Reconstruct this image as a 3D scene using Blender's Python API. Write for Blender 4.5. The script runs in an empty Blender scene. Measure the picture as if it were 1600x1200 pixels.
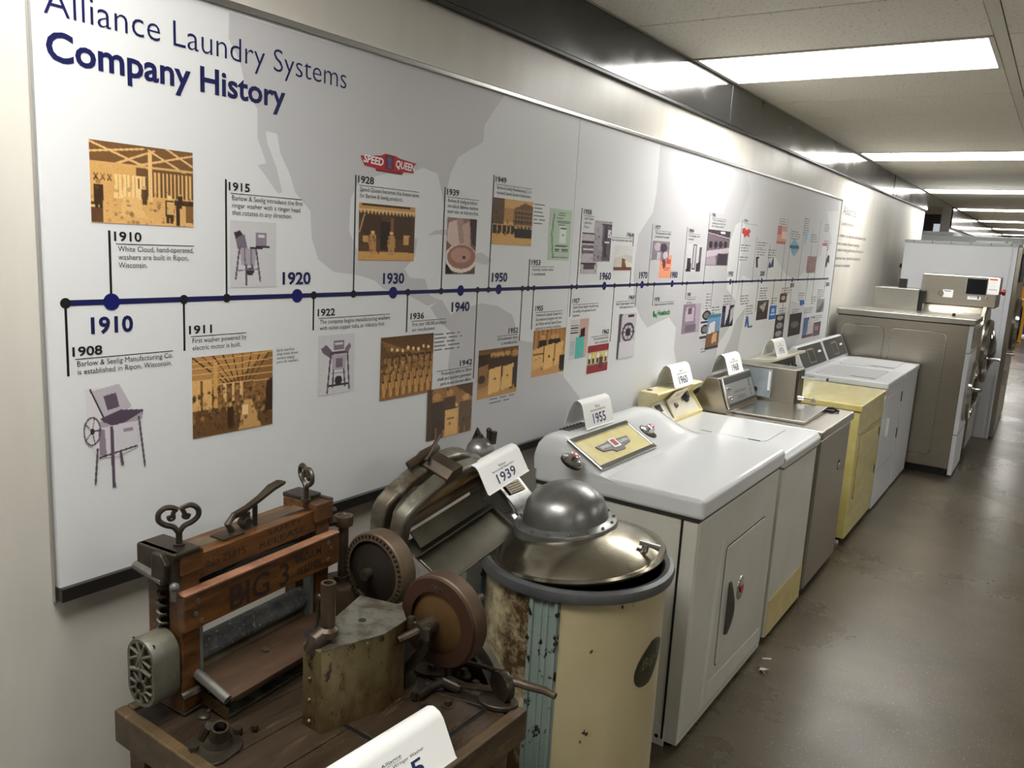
import bpy, bmesh, math, random
from mathutils import Vector, Matrix
random.seed(7)
S = bpy.context.scene
COL = S.collection
PI = math.pi

# ------------------------------------------------------------------ camera
CAM = Vector((1.77, 0.0, 1.87))
FPX = 1261.886
YAW, PITCH, ROLL = .588387, .1764877, -.056235
def axes():
    sy, cy, sp, cp, sr, cr = math.sin(YAW), math.cos(YAW), math.sin(PITCH), math.cos(PITCH), math.sin(ROLL), math.cos(ROLL)
    f = Vector((-sy*cp, cy*cp, -sp)); r = Vector((cy, sy, 0)); d = f.cross(r)
    return cr*r+sr*d, -sr*r+cr*d, f
RT, DN, FW = axes()
cd = bpy.data.cameras.new('camera'); cam = bpy.data.objects.new('camera', cd); COL.objects.link(cam)
cd.sensor_fit = 'HORIZONTAL'; cd.sensor_width = 36; cd.lens = FPX/1600*36; cd.clip_start = .02; cd.clip_end = 200
m = Matrix.Identity(4)
for i in range(3):
    m[i][0] = RT[i]; m[i][1] = -DN[i]; m[i][2] = -FW[i]; m[i][3] = CAM[i]
cam.matrix_world = m
S.camera = cam
def at(u, v, ax, val):
    "surveyed point: sight line of photo pixel (u,v) met with the plane x/y/z = val"
    r = RT*((u-800)/FPX) + DN*((v-600)/FPX) + FW
    k = 'xyz'.index(ax)
    return CAM + r*((val-CAM[k])/r[k])
def atp(u, v, p0, n):
    r = RT*((u-800)/FPX) + DN*((v-600)/FPX) + FW
    return CAM + r*((Vector(p0)-CAM).dot(n)/r.dot(n))

# ------------------------------------------------------------------ light and exposure
w = bpy.data.worlds.new('world'); S.world = w; w.use_nodes = True
w.node_tree.nodes['Background'].inputs[0].default_value = (.9, .93, 1, 1)
w.node_tree.nodes['Background'].inputs[1].default_value = .25
S.view_settings.view_transform = 'Standard'; S.view_settings.look = 'None'
S.view_settings.gamma = 1; S.view_settings.use_curve_mapping = False
S.view_settings.exposure = 0.58
LAMP = 13.0
ZC = 2.832
PIT = .668

# ------------------------------------------------------------------ materials
def lin(c):
    return tuple(((x/12.92) if x <= .04045 else ((x+.055)/1.055)**2.4) for x in (v/255 for v in c))
MATS = {}
def mat(name, rgb, rough=.5, metal=0, rgb2=None, scale=8, thr=(.35, .65), bump=0, bscale=60, stretch=(1, 1, 1), coat=0,
        emit=0, aniso=0, rvar=0, spec=.5, detail=6, rgb3=None, scale3=30, thr3=(.62, .68)):
    if name in MATS: return MATS[name]
    M = bpy.data.materials.new(name); M.use_nodes = True; nt = M.node_tree; N = nt.nodes; L = nt.links
    b = N['Principled BSDF']; c = lin(rgb)+(1,)
    b.inputs['Base Color'].default_value = c; b.inputs['Roughness'].default_value = rough
    b.inputs['Metallic'].default_value = metal; b.inputs['Coat Weight'].default_value = coat
    b.inputs['Coat Roughness'].default_value = .12
    b.inputs['Specular IOR Level'].default_value = spec
    b.inputs['Anisotropic'].default_value = aniso
    if emit:
        b.inputs['Emission Color'].default_value = c; b.inputs['Emission Strength'].default_value = emit
    if rgb2 or bump or rvar or rgb3:
        tc = N.new('ShaderNodeTexCoord'); mp = N.new('ShaderNodeMapping'); mp.inputs['Scale'].default_value = stretch
        L.new(tc.outputs['Object'], mp.inputs[0])
    def noise(sc, det=detail):
        n = N.new('ShaderNodeTexNoise'); n.inputs['Scale'].default_value = sc; n.inputs['Detail'].default_value = det
        n.inputs['Roughness'].default_value = .62; L.new(mp.outputs[0], n.inputs['Vector']); return n
    def ramp(src, a, bb):
        r = N.new('ShaderNodeMapRange'); r.inputs[1].default_value = a; r.inputs[2].default_value = bb; L.new(src, r.inputs[0]); return r
    last = None
    if rgb2:
        n = noise(scale); r = ramp(n.outputs[0], *thr)
        mx = N.new('ShaderNodeMix'); mx.data_type = 'RGBA'; mx.inputs[6].default_value = c; mx.inputs[7].default_value = lin(rgb2)+(1,)
        L.new(r.outputs[0], mx.inputs[0]); last = mx.outputs[2]
    if rgb3:
        n = noise(scale3); r = ramp(n.outputs[0], *thr3)
        mx = N.new('ShaderNodeMix'); mx.data_type = 'RGBA'; mx.inputs[6].default_value = c; mx.inputs[7].default_value = lin(rgb3)+(1,)
        if last: L.new(last, mx.inputs[6])
        L.new(r.outputs[0], mx.inputs[0]); last = mx.outputs[2]
    if last: L.new(last, b.inputs['Base Color'])
    if rvar:
        n = noise(scale*.7); r = N.new('ShaderNodeMapRange'); r.inputs[1].default_value = .3; r.inputs[2].default_value = .7
        r.inputs[3].default_value = max(.03, rough-rvar); r.inputs[4].default_value = rough+rvar
        L.new(n.outputs[0], r.inputs[0]); L.new(r.outputs[0], b.inputs['Roughness'])
    if bump:
        n = noise(bscale, 4); bp = N.new('ShaderNodeBump'); bp.inputs['Strength'].default_value = bump; bp.inputs['Distance'].default_value = .003
        L.new(n.outputs[0], bp.inputs['Height']); L.new(bp.outputs[0], b.inputs['Normal'])
    MATS[name] = M
    return M
def mat_print():
    M = bpy.data.materials.new('printed_picture'); M.use_nodes = True; N = M.node_tree.nodes
    a = N.new('ShaderNodeAttribute'); a.attribute_name = 'Col'
    M.node_tree.links.new(a.outputs['Color'], N['Principled BSDF'].inputs['Base Color'])
    N['Principled BSDF'].inputs['Roughness'].default_value = .35
    return M
PRINT = mat_print()
wallpaint = mat('wall_paint', (212, 208, 199), .36, rgb2=(203, 199, 190), scale=1.5, bump=.10, bscale=5, rvar=.08, stretch=(1, 3, .7))
ink = mat('black_ink', (14, 14, 18), .45)
navy = mat('navy_ink', (16, 20, 78), .4)
navy2 = mat('timeline_blue', (13, 18, 96), .35)
inkgrey = mat('small_print_ink', (44, 42, 46), .5)
panelw = mat('board_white', (220, 222, 223), .46)
mapgrey = mat('map_grey_print', (196, 196, 199), .46)
mapgrey2 = mat('map_light_grey_print', (206, 207, 209), .46)
alu = mat('satin_aluminium', (190, 190, 188), .3, 1)
blackp = mat('black_plastic', (18, 18, 18), .4)
darktrim = mat('dark_gloss_panel', (34, 34, 35), .2, rvar=.12, scale=5, bump=.5, bscale=5, coat=.6)
ss = mat('stainless_steel', (176, 170, 158), .30, 1, rgb2=(168, 162, 150), scale=2, stretch=(.3, .3, 30), thr=(.2, .8), bump=.07, bscale=1.5, detail=3)
ssv = mat('stainless_steel_light', (192, 189, 181), .27, 1, rgb2=(184, 180, 172), scale=2, stretch=(.3, 30, .3), thr=(.2, .8), detail=3)
chrome = mat('chrome', (205, 205, 205), .1, 1)
enamel = mat('white_enamel', (214, 217, 218), .14, coat=.5)
enamel2 = mat('aged_white_enamel', (208, 208, 200), .22, rgb2=(201, 199, 186), scale=3, coat=.3)
creamp = mat('cream_paint', (222, 214, 180), .35, rgb2=(206, 192, 140), scale=9)
yellowed = mat('yellowed_plastic', (216, 196, 128), .3, rgb2=(226, 212, 160), scale=14)
yellow = mat('harvest_yellow_enamel', (205, 190, 112), .22, rgb2=(218, 206, 138), scale=4, stretch=(3, 1, 3), coat=.3)
white = mat('white_paint', (216, 219, 224), .25)
whitem = mat('white_sheet_metal', (205, 208, 214), .35)
lampm = mat('light_diffuser', (255, 253, 248), .6, emit=LAMP)
tilem = mat('ceiling_tile', (236, 232, 221), .85, rgb2=(168, 162, 150), scale=60, thr=(.58, .66), stretch=(1, 1.4, 1), bump=.2, bscale=70)
gridm = mat('ceiling_grid', (214, 209, 197), .5)

# ------------------------------------------------------------------ geometry builder (world coordinates)
class B:
    def __init__(s, M=None): s.bm = bmesh.new(); s.M = M
    def face(s, vs):
        try: return s.bm.faces.new(vs)
        except ValueError: return None
    def box(s, x0, x1, y0, y1, z0, z1):
        v = [s.bm.verts.new((x, y, z)) for x in (x0, x1) for y in (y0, y1) for z in (z0, z1)]
        for f in ((0, 1, 3, 2), (4, 6, 7, 5), (0, 4, 5, 1), (2, 3, 7, 6), (0, 2, 6, 4), (1, 5, 7, 3)): s.face([v[i] for i in f])
        return s
    def hull(s, lo, hi):
        "loft between two equally long loops with caps"
        a = [s.bm.verts.new(p) for p in lo]; b = [s.bm.verts.new(p) for p in hi]; n = len(a)
        s.face(a[::-1]); s.face(b)
        for i in range(n): s.face([a[i], a[(i+1) % n], b[(i+1) % n], b[i]])
        return s
    def prism(s, pts, ax, a, b):
        def P(p, t):
            return {'x': (t, p[0], p[1]), 'y': (p[0], t, p[1]), 'z': (p[0], p[1], t)}[ax]
        return s.hull([P(p, a) for p in pts], [P(p, b) for p in pts])
    def loft(s, loops, cap=True, closed=True):
        L = [[s.bm.verts.new(p) for p in lp] for lp in loops]
        n = len(L[0])
        for a, b in zip(L, L[1:]):
            for i in range(n if closed else n-1): s.face([a[i], a[(i+1) % n], b[(i+1) % n], b[i]])
        if cap: s.face(L[0][::-1]); s.face(L[-1])
        return s
    def frame(s, d):
        d = Vector(d).normalized(); u = d.orthogonal().normalized(); return u, d.cross(u)
    def cyl(s, p0, p1, r0, r1=None, seg=20):
        r1 = r0 if r1 is None else r1; p0 = Vector(p0); p1 = Vector(p1); u, v = s.frame(p1-p0)
        return s.loft([[p+(u*math.cos(2*PI*i/seg)+v*math.sin(2*PI*i/seg))*r for i in range(seg)] for p, r in ((p0, r0), (p1, r1))])
    def lathe(s, prof, o, d=(0, 0, 1), seg=40, cap=True, a0=0, a1=2*PI):
        o = Vector(o); d = Vector(d).normalized(); u, v = s.frame(d)
        full = abs(a1-a0-2*PI) < 1e-6; n = seg if full else seg+1
        return s.loft([[o+d*h+(u*math.cos(a0+(a1-a0)*i/seg)+v*math.sin(a0+(a1-a0)*i/seg))*max(r, 1e-4) for i in range(n)] for r, h in prof], cap and full, full)
    def tube(s, pts, r, seg=8, closed=False, flat=None):
        pts = [Vector(p) for p in pts]; n = len(pts); loops = []; up = None
        for i, p in enumerate(pts):
            a = pts[(i-1) % n] if (closed or i) else p; b = pts[(i+1) % n] if (closed or i < n-1) else p
            t = (b-a).normalized()
            if up is None: up = t.orthogonal().normalized()
            up = (up-t*up.dot(t)).normalized(); w_ = t.cross(up)
            rr = r[i] if isinstance(r, (list, tuple)) else r
            f = flat or 1
            loops.append([p+(up*math.cos(2*PI*k/seg)+w_*math.sin(2*PI*k/seg)*f)*rr for k in range(seg)])
        if closed: loops.append(loops[0]); return s.loft(loops, False)
        return s.loft(loops)
    def sph(s, c, rx, ry=None, rz=None, seg=20, rings=12, cut=-1):
        ry = ry or rx; rz = rz or rx; c = Vector(c); loops = []
        a0 = math.asin(max(-1, cut))+ (1e-3 if cut <= -1 else 0)
        for j in range(rings+1):
            t = a0+(PI/2-1e-3-a0)*j/rings
            loops.append([c+Vector((rx*math.cos(t)*math.cos(2*PI*i/seg), ry*math.cos(t)*math.sin(2*PI*i/seg), rz*math.sin(t))) for i in range(seg)])
        return s.loft(loops)
    def poly(s, pts): s.face([s.bm.verts.new(p) for p in pts]); return s
    def slab(s, pts, n, t):
        n = Vector(n).normalized(); pts = [Vector(p) for p in pts]
        return s.hull(pts, [p+n*t for p in pts])
    def strip(s, lines, t, n):
        n = Vector(n)
        return s

def smooth(pts, k=4):
    "Catmull-Rom through the points"
    P = [Vector(p) for p in pts]; P = [P[0]*2-P[1]]+P+[P[-1]*2-P[-2]]; out = []
    for i in range(1, len(P)-2):
        for j in range(k):
            t = j/k; a, b, c, d = P[i-1], P[i], P[i+1], P[i+2]
            out.append(.5*((2*b)+(c-a)*t+(2*a-5*b+4*c-d)*t*t+(3*b-a-3*c+d)*t**3))
    return out+[P[-2]]
def obj(name, b, m, parent=None, bev=0, kind=None, flat=False, label=None, base=None):
    bm = b.bm
    if b.M is not None: bmesh.ops.transform(bm, matrix=b.M, verts=bm.verts)
    o_ = Vector(base) if base is not None else (Vector(parent['_b']) if parent is not None else Vector((0, 0, 0)))
    if parent is None and base is None and bm.verts:
        c = sum((v.co for v in bm.verts), Vector())/len(bm.verts)
        zmin = min(v.co.z for v in bm.verts); o_ = Vector((c.x, c.y, zmin))
    bmesh.ops.translate(bm, vec=-o_, verts=bm.verts)
    if not flat:
        bmesh.ops.recalc_face_normals(bm, faces=bm.faces)
        for f in bm.faces: f.smooth = True
        for e in bm.edges:
            if len(e.link_faces) != 2 or e.calc_face_angle(0) > .6: e.smooth = False
    me = bpy.data.meshes.new(name); bm.to_mesh(me); bm.free()
    me.materials.append(m)
    o = bpy.data.objects.new(name, me); COL.objects.link(o)
    if parent is not None: o.parent = parent; o['_b'] = tuple(parent['_b'])
    else: o.location = o_; o['_b'] = tuple(o_)
    if bev:
        md = o.modifiers.new('bevel', 'BEVEL'); md.width = bev; md.segments = 3; md.limit_method = 'ANGLE'; md.angle_limit = .6; md.harden_normals = True
    if kind: o['kind'] = kind
    if label: o['label'] = label
    return o
def thing(name, label, cat, base, group=None):
    o = bpy.data.objects.new(name, None); COL.objects.link(o); o.location = base; o['_b'] = tuple(base)
    o.empty_display_size = .1
    o['label'] = label; o['category'] = cat
    if group: o['group'] = group
    return o
def tag(o, label, cat, group=None):
    o['label'] = label; o['category'] = cat
    if group: o['group'] = group
    return o
def struct(name, b, m, bev=0, parent=None): return obj(name, b, m, parent, bev=bev, kind='structure', base=(0, 0, 0) if parent is None else None)

# text -> polygons, placed by a function (x right, y up, both in metres) -> world point
_cur = bpy.data.curves.new('lettering', 'FONT'); _to = bpy.data.objects.new('lettering', _cur)
COL.objects.link(_to)
def glyphs(s, bold=0):
    _cur.body = s; _cur.size = 1; _cur.offset = bold; _cur.resolution_u = 3
    dg = bpy.context.evaluated_depsgraph_get(); dg.update()
    me = bpy.data.meshes.new_from_object(_to.evaluated_get(dg))
    vs = [(v.co.x, v.co.y) for v in me.vertices]; fs = [tuple(p.vertices) for p in me.polygons]
    bpy.data.meshes.remove(me); return vs, fs
CAP = max(y for x, y in glyphs('H')[0])
print('CAPHEIGHT', CAP)
def text(b, s, fn, caph, width=None, bold=0, slant=0):
    vs, fs = glyphs(s, bold)
    if not vs: return
    k = caph/CAP*1.0; x0 = min(v[0] for v in vs); x1 = max(v[0] for v in vs)
    kx = (width/(x1-x0)) if width else k
    V = [b.bm.verts.new(fn((x-x0)*kx+slant*y*k, y*k)) for x, y in vs]
    for f in fs: b.face([V[i] for i in f])

# raster pictures as coloured mesh (printed photographs)
class Pic:
    def __init__(s, W, H, bg):
        s.W, s.H = W, H; s.p = [[list(bg) for _ in range(W)] for _ in range(H)]; s.rnd = random.Random(W*H)
        s.touch = [[False]*W for _ in range(H)]
    def _set(s, i, j, c, a=1):
        if 0 <= i < s.W and 0 <= j < s.H:
            q = s.p[j][i]; s.touch[j][i] = True
            for k in range(3): q[k] = q[k]*(1-a)+c[k]*a
    def P(s, pts, c, a=1):
        X = [x*(s.W-1) for x, y in pts]; Y = [y*(s.H-1) for x, y in pts]; n = len(pts)
        for j in range(max(0, int(min(Y))), min(s.H-1, int(max(Y))+1)+1):
            xs = []
            for i in range(n):
                y0, y1 = Y[i], Y[(i+1) % n]
                if (y0 <= j) != (y1 <= j): xs.append(X[i]+(j-y0)/(y1-y0)*(X[(i+1) % n]-X[i]))
            xs.sort()
            for a0, a1 in zip(xs[::2], xs[1::2]):
                for i in range(max(0, math.ceil(a0-.3)), min(s.W-1, int(a1+.3))+1): s._set(i, j, c, a)
        return s
    def R(s, x0, y0, x1, y1, c, a=1): return s.P([(x0, y0), (x1, y0), (x1, y1), (x0, y1)], c, a)
    def L(s, x0, y0, x1, y1, w_, c, a=1):
        X0, Y0, X1, Y1 = x0*s.W, y0*s.H, x1*s.W, y1*s.H; n = int(max(abs(X1-X0), abs(Y1-Y0)))+1
        r = max(.5, w_*s.W/2); st = set()
        for k in range(n+1):
            cx = X0+(X1-X0)*k/n; cy = Y0+(Y1-Y0)*k/n
            for i in range(int(cx-r+.5), int(cx+r+.5)):
                for j in range(int(cy-r+.5), int(cy+r+.5)): st.add((i, j))
        for i, j in st: s._set(i, j, c, a)
        return s
    def E(s, cx, cy, rx, ry, c, a=1):
        return s.P([(cx+rx*math.cos(t*PI/10), cy+ry*math.sin(t*PI/10)) for t in range(20)], c, a)
    def G(s, c0, c1):
        for j in range(s.H):
            t = j/(s.H-1)
            for i in range(s.W): s.p[j][i] = [c0[k]*(1-t)+c1[k]*t for k in range(3)]
        return s
    def N(s, a, blot=0, c=(40, 25, 10), y0=0, y1=1):
        for _ in range(int(blot*1.2)):
            x = s.rnd.random(); y = y0+s.rnd.random()*(y1-y0); r = s.rnd.uniform(.007, .02)
            s.E(x, y, r, r*s.rnd.uniform(.7, 2.2), c, s.rnd.uniform(.2, .55))
        for row in s.p:
            for q in row:
                d = s.rnd.uniform(-a, a)
                for k in range(3): q[k] += d
        return s
    def man(s, x, y, h, c=(60, 45, 30), f=(200, 160, 100)):
        w_ = h*.13*s.H/s.W
        s.P([(x-w_, y-h*.8), (x+w_, y-h*.8), (x+w_*1.1, y-h*.4), (x+w_*.8, y), (x+w_*.15, y), (x, y-h*.4), (x-w_*.2, y), (x-w_*.8, y), (x-w_*1.1, y-h*.4)], c)
        s.E(x, y-h*.9, w_*.55, h*.08, f); return s
    def make(s, name, parent, O, U, V, cut=False):
        "O top left corner, U full width vector, V full height vector (down)"
        bm = bmesh.new(); O = Vector(O)-Vector(parent['_b']); U = Vector(U); V = Vector(V)
        ly = bm.verts.layers.float_color.new('Col')
        g = [[bm.verts.new(O+U*(i/(s.W-1))+V*(j/(s.H-1))) for i in range(s.W)] for j in range(s.H)]
        tab = [lin((k, k, k))[0] for k in range(256)]
        for j in range(s.H):
            for i in range(s.W): g[j][i][ly] = tuple(tab[max(0, min(255, int(x)))] for x in s.p[j][i])+(1,)
        for j in range(s.H-1):
            for i in range(s.W-1):
                if cut and not (s.touch[j][i] or s.touch[j+1][i+1] or s.touch[j+1][i] or s.touch[j][i+1]): continue
                bm.faces.new((g[j][i], g[j+1][i], g[j+1][i+1], g[j][i+1]))
        if cut: bmesh.ops.delete(bm, geom=[v for v in bm.verts if not v.link_faces], context='VERTS')
        me = bpy.data.meshes.new(name); bm.to_mesh(me); bm.free(); me.materials.append(PRINT)
        o = bpy.data.objects.new(name, me); COL.objects.link(o); o.parent = parent; o['_b'] = tuple(parent['_b']); return o

# ================================================================== ROOM
floorm = mat('polished_concrete', (99, 89, 71), .30, rgb2=(57, 50, 38), scale=1.3, thr=(.25, .78), rvar=.09, bump=.05, bscale=18, detail=8,
             rgb3=(176, 166, 148), scale3=120, thr3=(.61, .68), spec=.5)
struct('floor', B().box(-4, 9, -6, 70, -.1, 0), floorm)
END = 12.92
struct('wall_left', B().box(-.15, 0, -6, END, 0, 2.95), wallpaint)
struct('wall_left_far', B().box(-.15, 0, 15.93, 70, 0, 2.95), wallpaint)
struct('wall_recess', B().box(-4.1, -4, 12, 70, 0, 2.95), mat('recess_wall', (198, 188, 168), .6))
struct('wall_recess_side', B().box(-4, -.15, 16.0, 16.15, 0, 2.95), mat('recess_side', (200, 190, 168), .6))
struct('wall_right', B().box(9, 9.1, -6, 70, 0, 2.95), wallpaint)
struct('wall_back', B().box(-.15, 9, -6.1, -6, 0, 2.95), wallpaint)
struct('wall_front', B().box(-4, 9, 70, 70.1, 0, 2.95), wallpaint)
struct('ceiling_backing', B().box(-4, 9, -6, 70, 2.87, 2.95), mat('ceiling_void', (60, 58, 54), .9))
# dark door and lit glazed doorway in the opening between the two wall sections
def r16(u): return at(u, 350, 'y', 15.97).x
ztp = at(1462, 335, 'y', 15.97).z
d1 = struct('door_1', B().box(r16(1459)-.75, r16(1459), 15.95, 15.999, 0, ztp), mat('dark_door', (38, 24, 20), .5))
wn = struct('window_1', B().box(r16(1459), r16(1476.5), 15.96, 15.999, ztp-.16, ztp), blackp)
obj('glass_pane', B().box(r16(1459), r16(1476.5), 15.97, 15.999, .9, ztp-.16), mat('frosted_glazing', (200, 208, 214), .3, emit=.45), wn)
b = B()
for k in range(5): x_ = r16(1461+k*3.4); b.box(x_, x_+.012, 15.955, 15.97, .9, ztp-.30)
b.box(r16(1459), r16(1476.5), 15.955, 15.97, ztp-.31, ztp-.29)
obj('glazing_bars', b, mat('grey_bar', (120, 126, 132), .4, .5), wn)

# dark glossy panel strip along the top of the wall
tr = bpy.data.objects.new('trim_1', None); COL.objects.link(tr); tr['kind'] = 'structure'; tr['_b'] = (0, 0, 0)
for a, c in ((-6, -.4), (-.4, 2.0), (2.0, 4.75), (4.75, 7.45), (7.45, 10.2), (10.2, END)):
    obj('panel', B().box(0, .022 if a != 7.45 else .018, a+.003, c-.003, 2.605, ZC+.02), darktrim, tr, bev=.002)
obj('edge_strip', B().box(0, .026, -6, END, 2.590, 2.602), blackp, tr)
obj('end_cap', B().box(-.15, .024, END, END+.012, 2.59, ZC+.02), darktrim, tr)
tr2 = bpy.data.objects.new('trim_2', None); COL.objects.link(tr2); tr2['kind'] = 'structure'; tr2['_b'] = (0, 0, 0)
for a, c in ((15.93, 19.4), (19.4, 23), (23, 30), (30, 50)):
    obj('panel', B().box(0, .022, a+.004, c-.004, 2.50, ZC+.02), darktrim, tr2)
obj('edge_strip', B().box(0, .026, 15.93, 50, 2.485, 2.497), blackp, tr2)

# suspended ceiling
ceil = bpy.data.objects.new('ceiling', None); COL.objects.link(ceil); ceil['kind'] = 'structure'; ceil['_b'] = (0, 0, 0)
X0, X1, X2, X3 = .028, 1.375, 1.425, 2.74
LY = [4.11+6*PIT*k for k in range(-2, 15)]
def tile_mesh(x0, x1):
    o = obj('ceiling_tile', B().box(0, x1-x0-.006, 0, PIT-.009, 0, .018), tilem, ceil, bev=.004); return o
protoA = tile_mesh(X0, X1); protoB = tile_mesh(X2, X3)
first = {0: True, 1: True}
for col_, (pr, x) in enumerate(((protoA, X0), (protoB, X2))):
    for k in range(-6, 38):
        y = 4.11+PIT*k
        if col_ == 0 and any(abs(y-l) < .1 for l in LY): continue
        if first[col_]: o = pr; first[col_] = False
        else: o = pr.copy(); COL.objects.link(o)
        o.location = (x+.003, y+.004, ZC)
b = B(); b.box(X1, X2, -6, 70, ZC-.002, ZC+.02); b.box(0, X0, -6, END, ZC-.001, ZC+.02); b.box(X3, X3+.03, -6, 70, ZC-.002, ZC+.02)
obj('ceiling_grid', b, gridm, ceil)
b = B()
b.box(X3+.03, 9, -6, 70, ZC, ZC+.018); b.box(-4, X0-.03, END+.15, 70, ZC, ZC+.018)
b.box(0, X3, -6, 4.11-6*PIT, ZC, ZC+.018)
b.box(X2, X3, 4.11+PIT*38, 70, ZC, ZC+.018)
obj('ceiling_field', b, tilem, ceil)
NTH = ['first', 'second', 'third', 'fourth', 'fifth', 'sixth', 'seventh', 'eighth', 'ninth', 'tenth', 'eleventh', 'twelfth', 'thirteenth', 'fourteenth', 'fifteenth', 'sixteenth', 'seventeenth']
ords = ['nearest the camera, widest in the photo', 'second in the row from the camera', 'third in the row, just before the wall ends', 'fourth in the row, beyond the end of the wall']
for i, y in enumerate(LY):
    vis = i-2
    if vis < 0:
        obj('unseen_lamp_frame', B().box(X0+.002, X1-.002, y+.005, y+PIT-.005, ZC+.013, ZC+.03), gridm, ceil)
        obj('unseen_lamp_panel', B().box(X0+.024, X1-.024, y+.027, y+PIT-.027, ZC+.002, ZC+.012), lampm, ceil); continue
    lab = ('glowing ceiling light panel, ' + ords[vis]) if 0 <= vis < 4 else ('distant corridor ceiling light, %s in the row from the camera' % NTH[min(vis, 16)] if vis >= 4 else 'ceiling light panel overhead behind the photographer, out of view')
    grp = 'distant corridor ceiling lights' if vis >= 4 else ('ceiling lights behind the camera' if vis < 0 else 'ceiling lights above the machines')
    t = thing('ceiling_light', lab, 'ceiling light', (.70, y+PIT/2, ZC), grp)
    b = B(); e = .022
    x0, x1, y0, y1 = X0+.002, X1-.002, y+.005, y+PIT-.005
    b.box(x0, x1, y0, y0+e, ZC-.004, ZC+.03); b.box(x0, x1, y1-e, y1, ZC-.004, ZC+.03)
    b.box(x0, x0+e, y0+e, y1-e, ZC-.004, ZC+.03); b.box(x1-e, x1, y0+e, y1-e, ZC-.004, ZC+.03)
    obj('frame', b, gridm, t)
    obj('diffuser', B().box(x0+e, x1-e, y0+e, y1-e, ZC+.002, ZC+.012), lampm, t)
# a second row of the same lamps over the aisle to the right (outside the frame, added as fill light)
for i in range(9):
    obj('unseen_lamp_frame', B().box(4.38, 5.62, -3.33+i*4, -2.67+i*4, ZC-.006, ZC+.01), gridm, ceil)
    obj('unseen_lamp_panel', B().box(4.4, 5.6, -3.3+i*4, -2.7+i*4, ZC-.010, ZC-.0065), lampm, ceil)

# ================================================================== HISTORY BOARD
XB = .024
PY = .0
board = thing('history_board', 'long white timeline board with grey world map and old photographs on the wall', 'wall board', (0, .85, 1.02))
YB = [.852, 3.012, 5.19, 7.76]; ZT, ZB = 2.378, 1.052
for a, c in zip(YB, YB[1:]): obj('panel', B().box(.003, XB, a+.0015, c-.0015, ZB, ZT), panelw, board)
obj('top_rail', B().box(.003, .034, YB[0], YB[3], ZT, ZT+.016), alu, board, bev=.003)
obj('bottom_rail', B().box(.003, .036, YB[0], YB[3], ZB-.032, ZB), mat('dark_bottom_rail', (36, 33, 31), .35), board, bev=.002, label='black rail under the white board')
obj('side_rail', B().box(.003, .014, YB[0]-.004, YB[0], ZB-.036, ZT+.016), alu, board)
obj('side_rail', B().box(.003, .030, YB[3], YB[3]+.006, ZB-.036, ZT+.016), alu, board)
def bp_(u, v, lift=.0005):
    p = at(u, v, 'x', XB); return Vector((XB+lift, p.y, p.z))
def clipz(p):
    return Vector((p.x, min(max(p.y, YB[0]), YB[3]), min(max(p.z, ZB), ZT)))
LN = [0]
def land(name, pts, m=mapgrey, lift=.0003):
    LN[0] += 1; obj(name, B().poly([clipz(bp_(u, v, lift+LN[0]*.00002)) for u, v in pts]), m, board, flat=True)
# grey continents printed on the board
land('map_print', [(358, 20), (357, 60), (375, 96), (384, 140), (402, 170), (402, 215), (416, 255), (402, 258), (410, 268), (430, 297), (436, 303),
    (441, 300), (432, 262), (418, 225), (415, 205), (433, 209), (438, 240), (452, 270), (461, 300), (485, 330), (487, 372), (497, 405), (520, 424), (560, 430),
    (585, 438), (600, 452), (640, 462), (668, 478), (690, 470), (672, 462), (668, 450), (664, 436), (640, 434), (632, 420), (648, 402), (652, 374), (640, 368), (628, 380), (622, 400),
    (590, 408), (560, 396), (545, 360), (548, 310), (562, 282), (600, 272), (640, 270), (662, 262), (684, 272), (690, 300), (694, 326), (698, 300), (704, 270), (716, 246), (738, 232),
    (755, 222), (757, 196), (776, 166), (790, 130)])
land('map_print', [(668, 368), (680, 360), (700, 358), (716, 364), (700, 368), (684, 366)], mapgrey)
land('map_print', [(738, 398), (752, 394), (768, 406), (760, 414), (744, 410)], mapgrey)
land('map_print', [(672, 480), (690, 468), (704, 492), (720, 482), (752, 474), (778, 478), (800, 492), (812, 532), (842, 536), (845, 560), (880, 588), (905, 620), (905, 670), (880, 700), (640, 780),
    (706, 655), (716, 640), (704, 600), (700, 572), (706, 520), (684, 500)], mapgrey)
land('map_print', [(1032, 225), (1026, 300), (1020, 332), (1010, 347), (998, 367), (993, 398), (990, 430), (990, 470), (1000, 495), (1011, 512), (1026, 504), (1045, 496), (1056, 512),
    (1053, 545), (1058, 572), (1060, 640), (1100, 640), (1118, 575), (1120, 540), (1142, 507), (1150, 470), (1136, 452), (1136, 420), (1140, 380), (1150, 350), (1170, 340), (1176, 270)], mapgrey)
land('map_print', [(1082, 290), (1120, 290), (1136, 310), (1130, 334), (1110, 330), (1098, 334), (1090, 318)], panelw, .0006)
land('map_print', [(1150, 470), (1165, 350), (1155, 344), (1172, 300), (1168, 262), (1312, 300), (1310, 330), (1292, 330), (1300, 380), (1280, 400), (1262, 420), (1240, 440), (1225, 425), (1210, 400), (1196, 432), (1180, 440), (1160, 430)], mapgrey2)
land('map_print', [(1150, 500), (1165, 480), (1150, 560), (1130, 590), (1126, 560), (1140, 530)], mapgrey)
land('map_print', [(1236, 470), (1256, 476), (1262, 500), (1240, 540), (1222, 556), (1216, 520)], mapgrey2)

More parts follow.
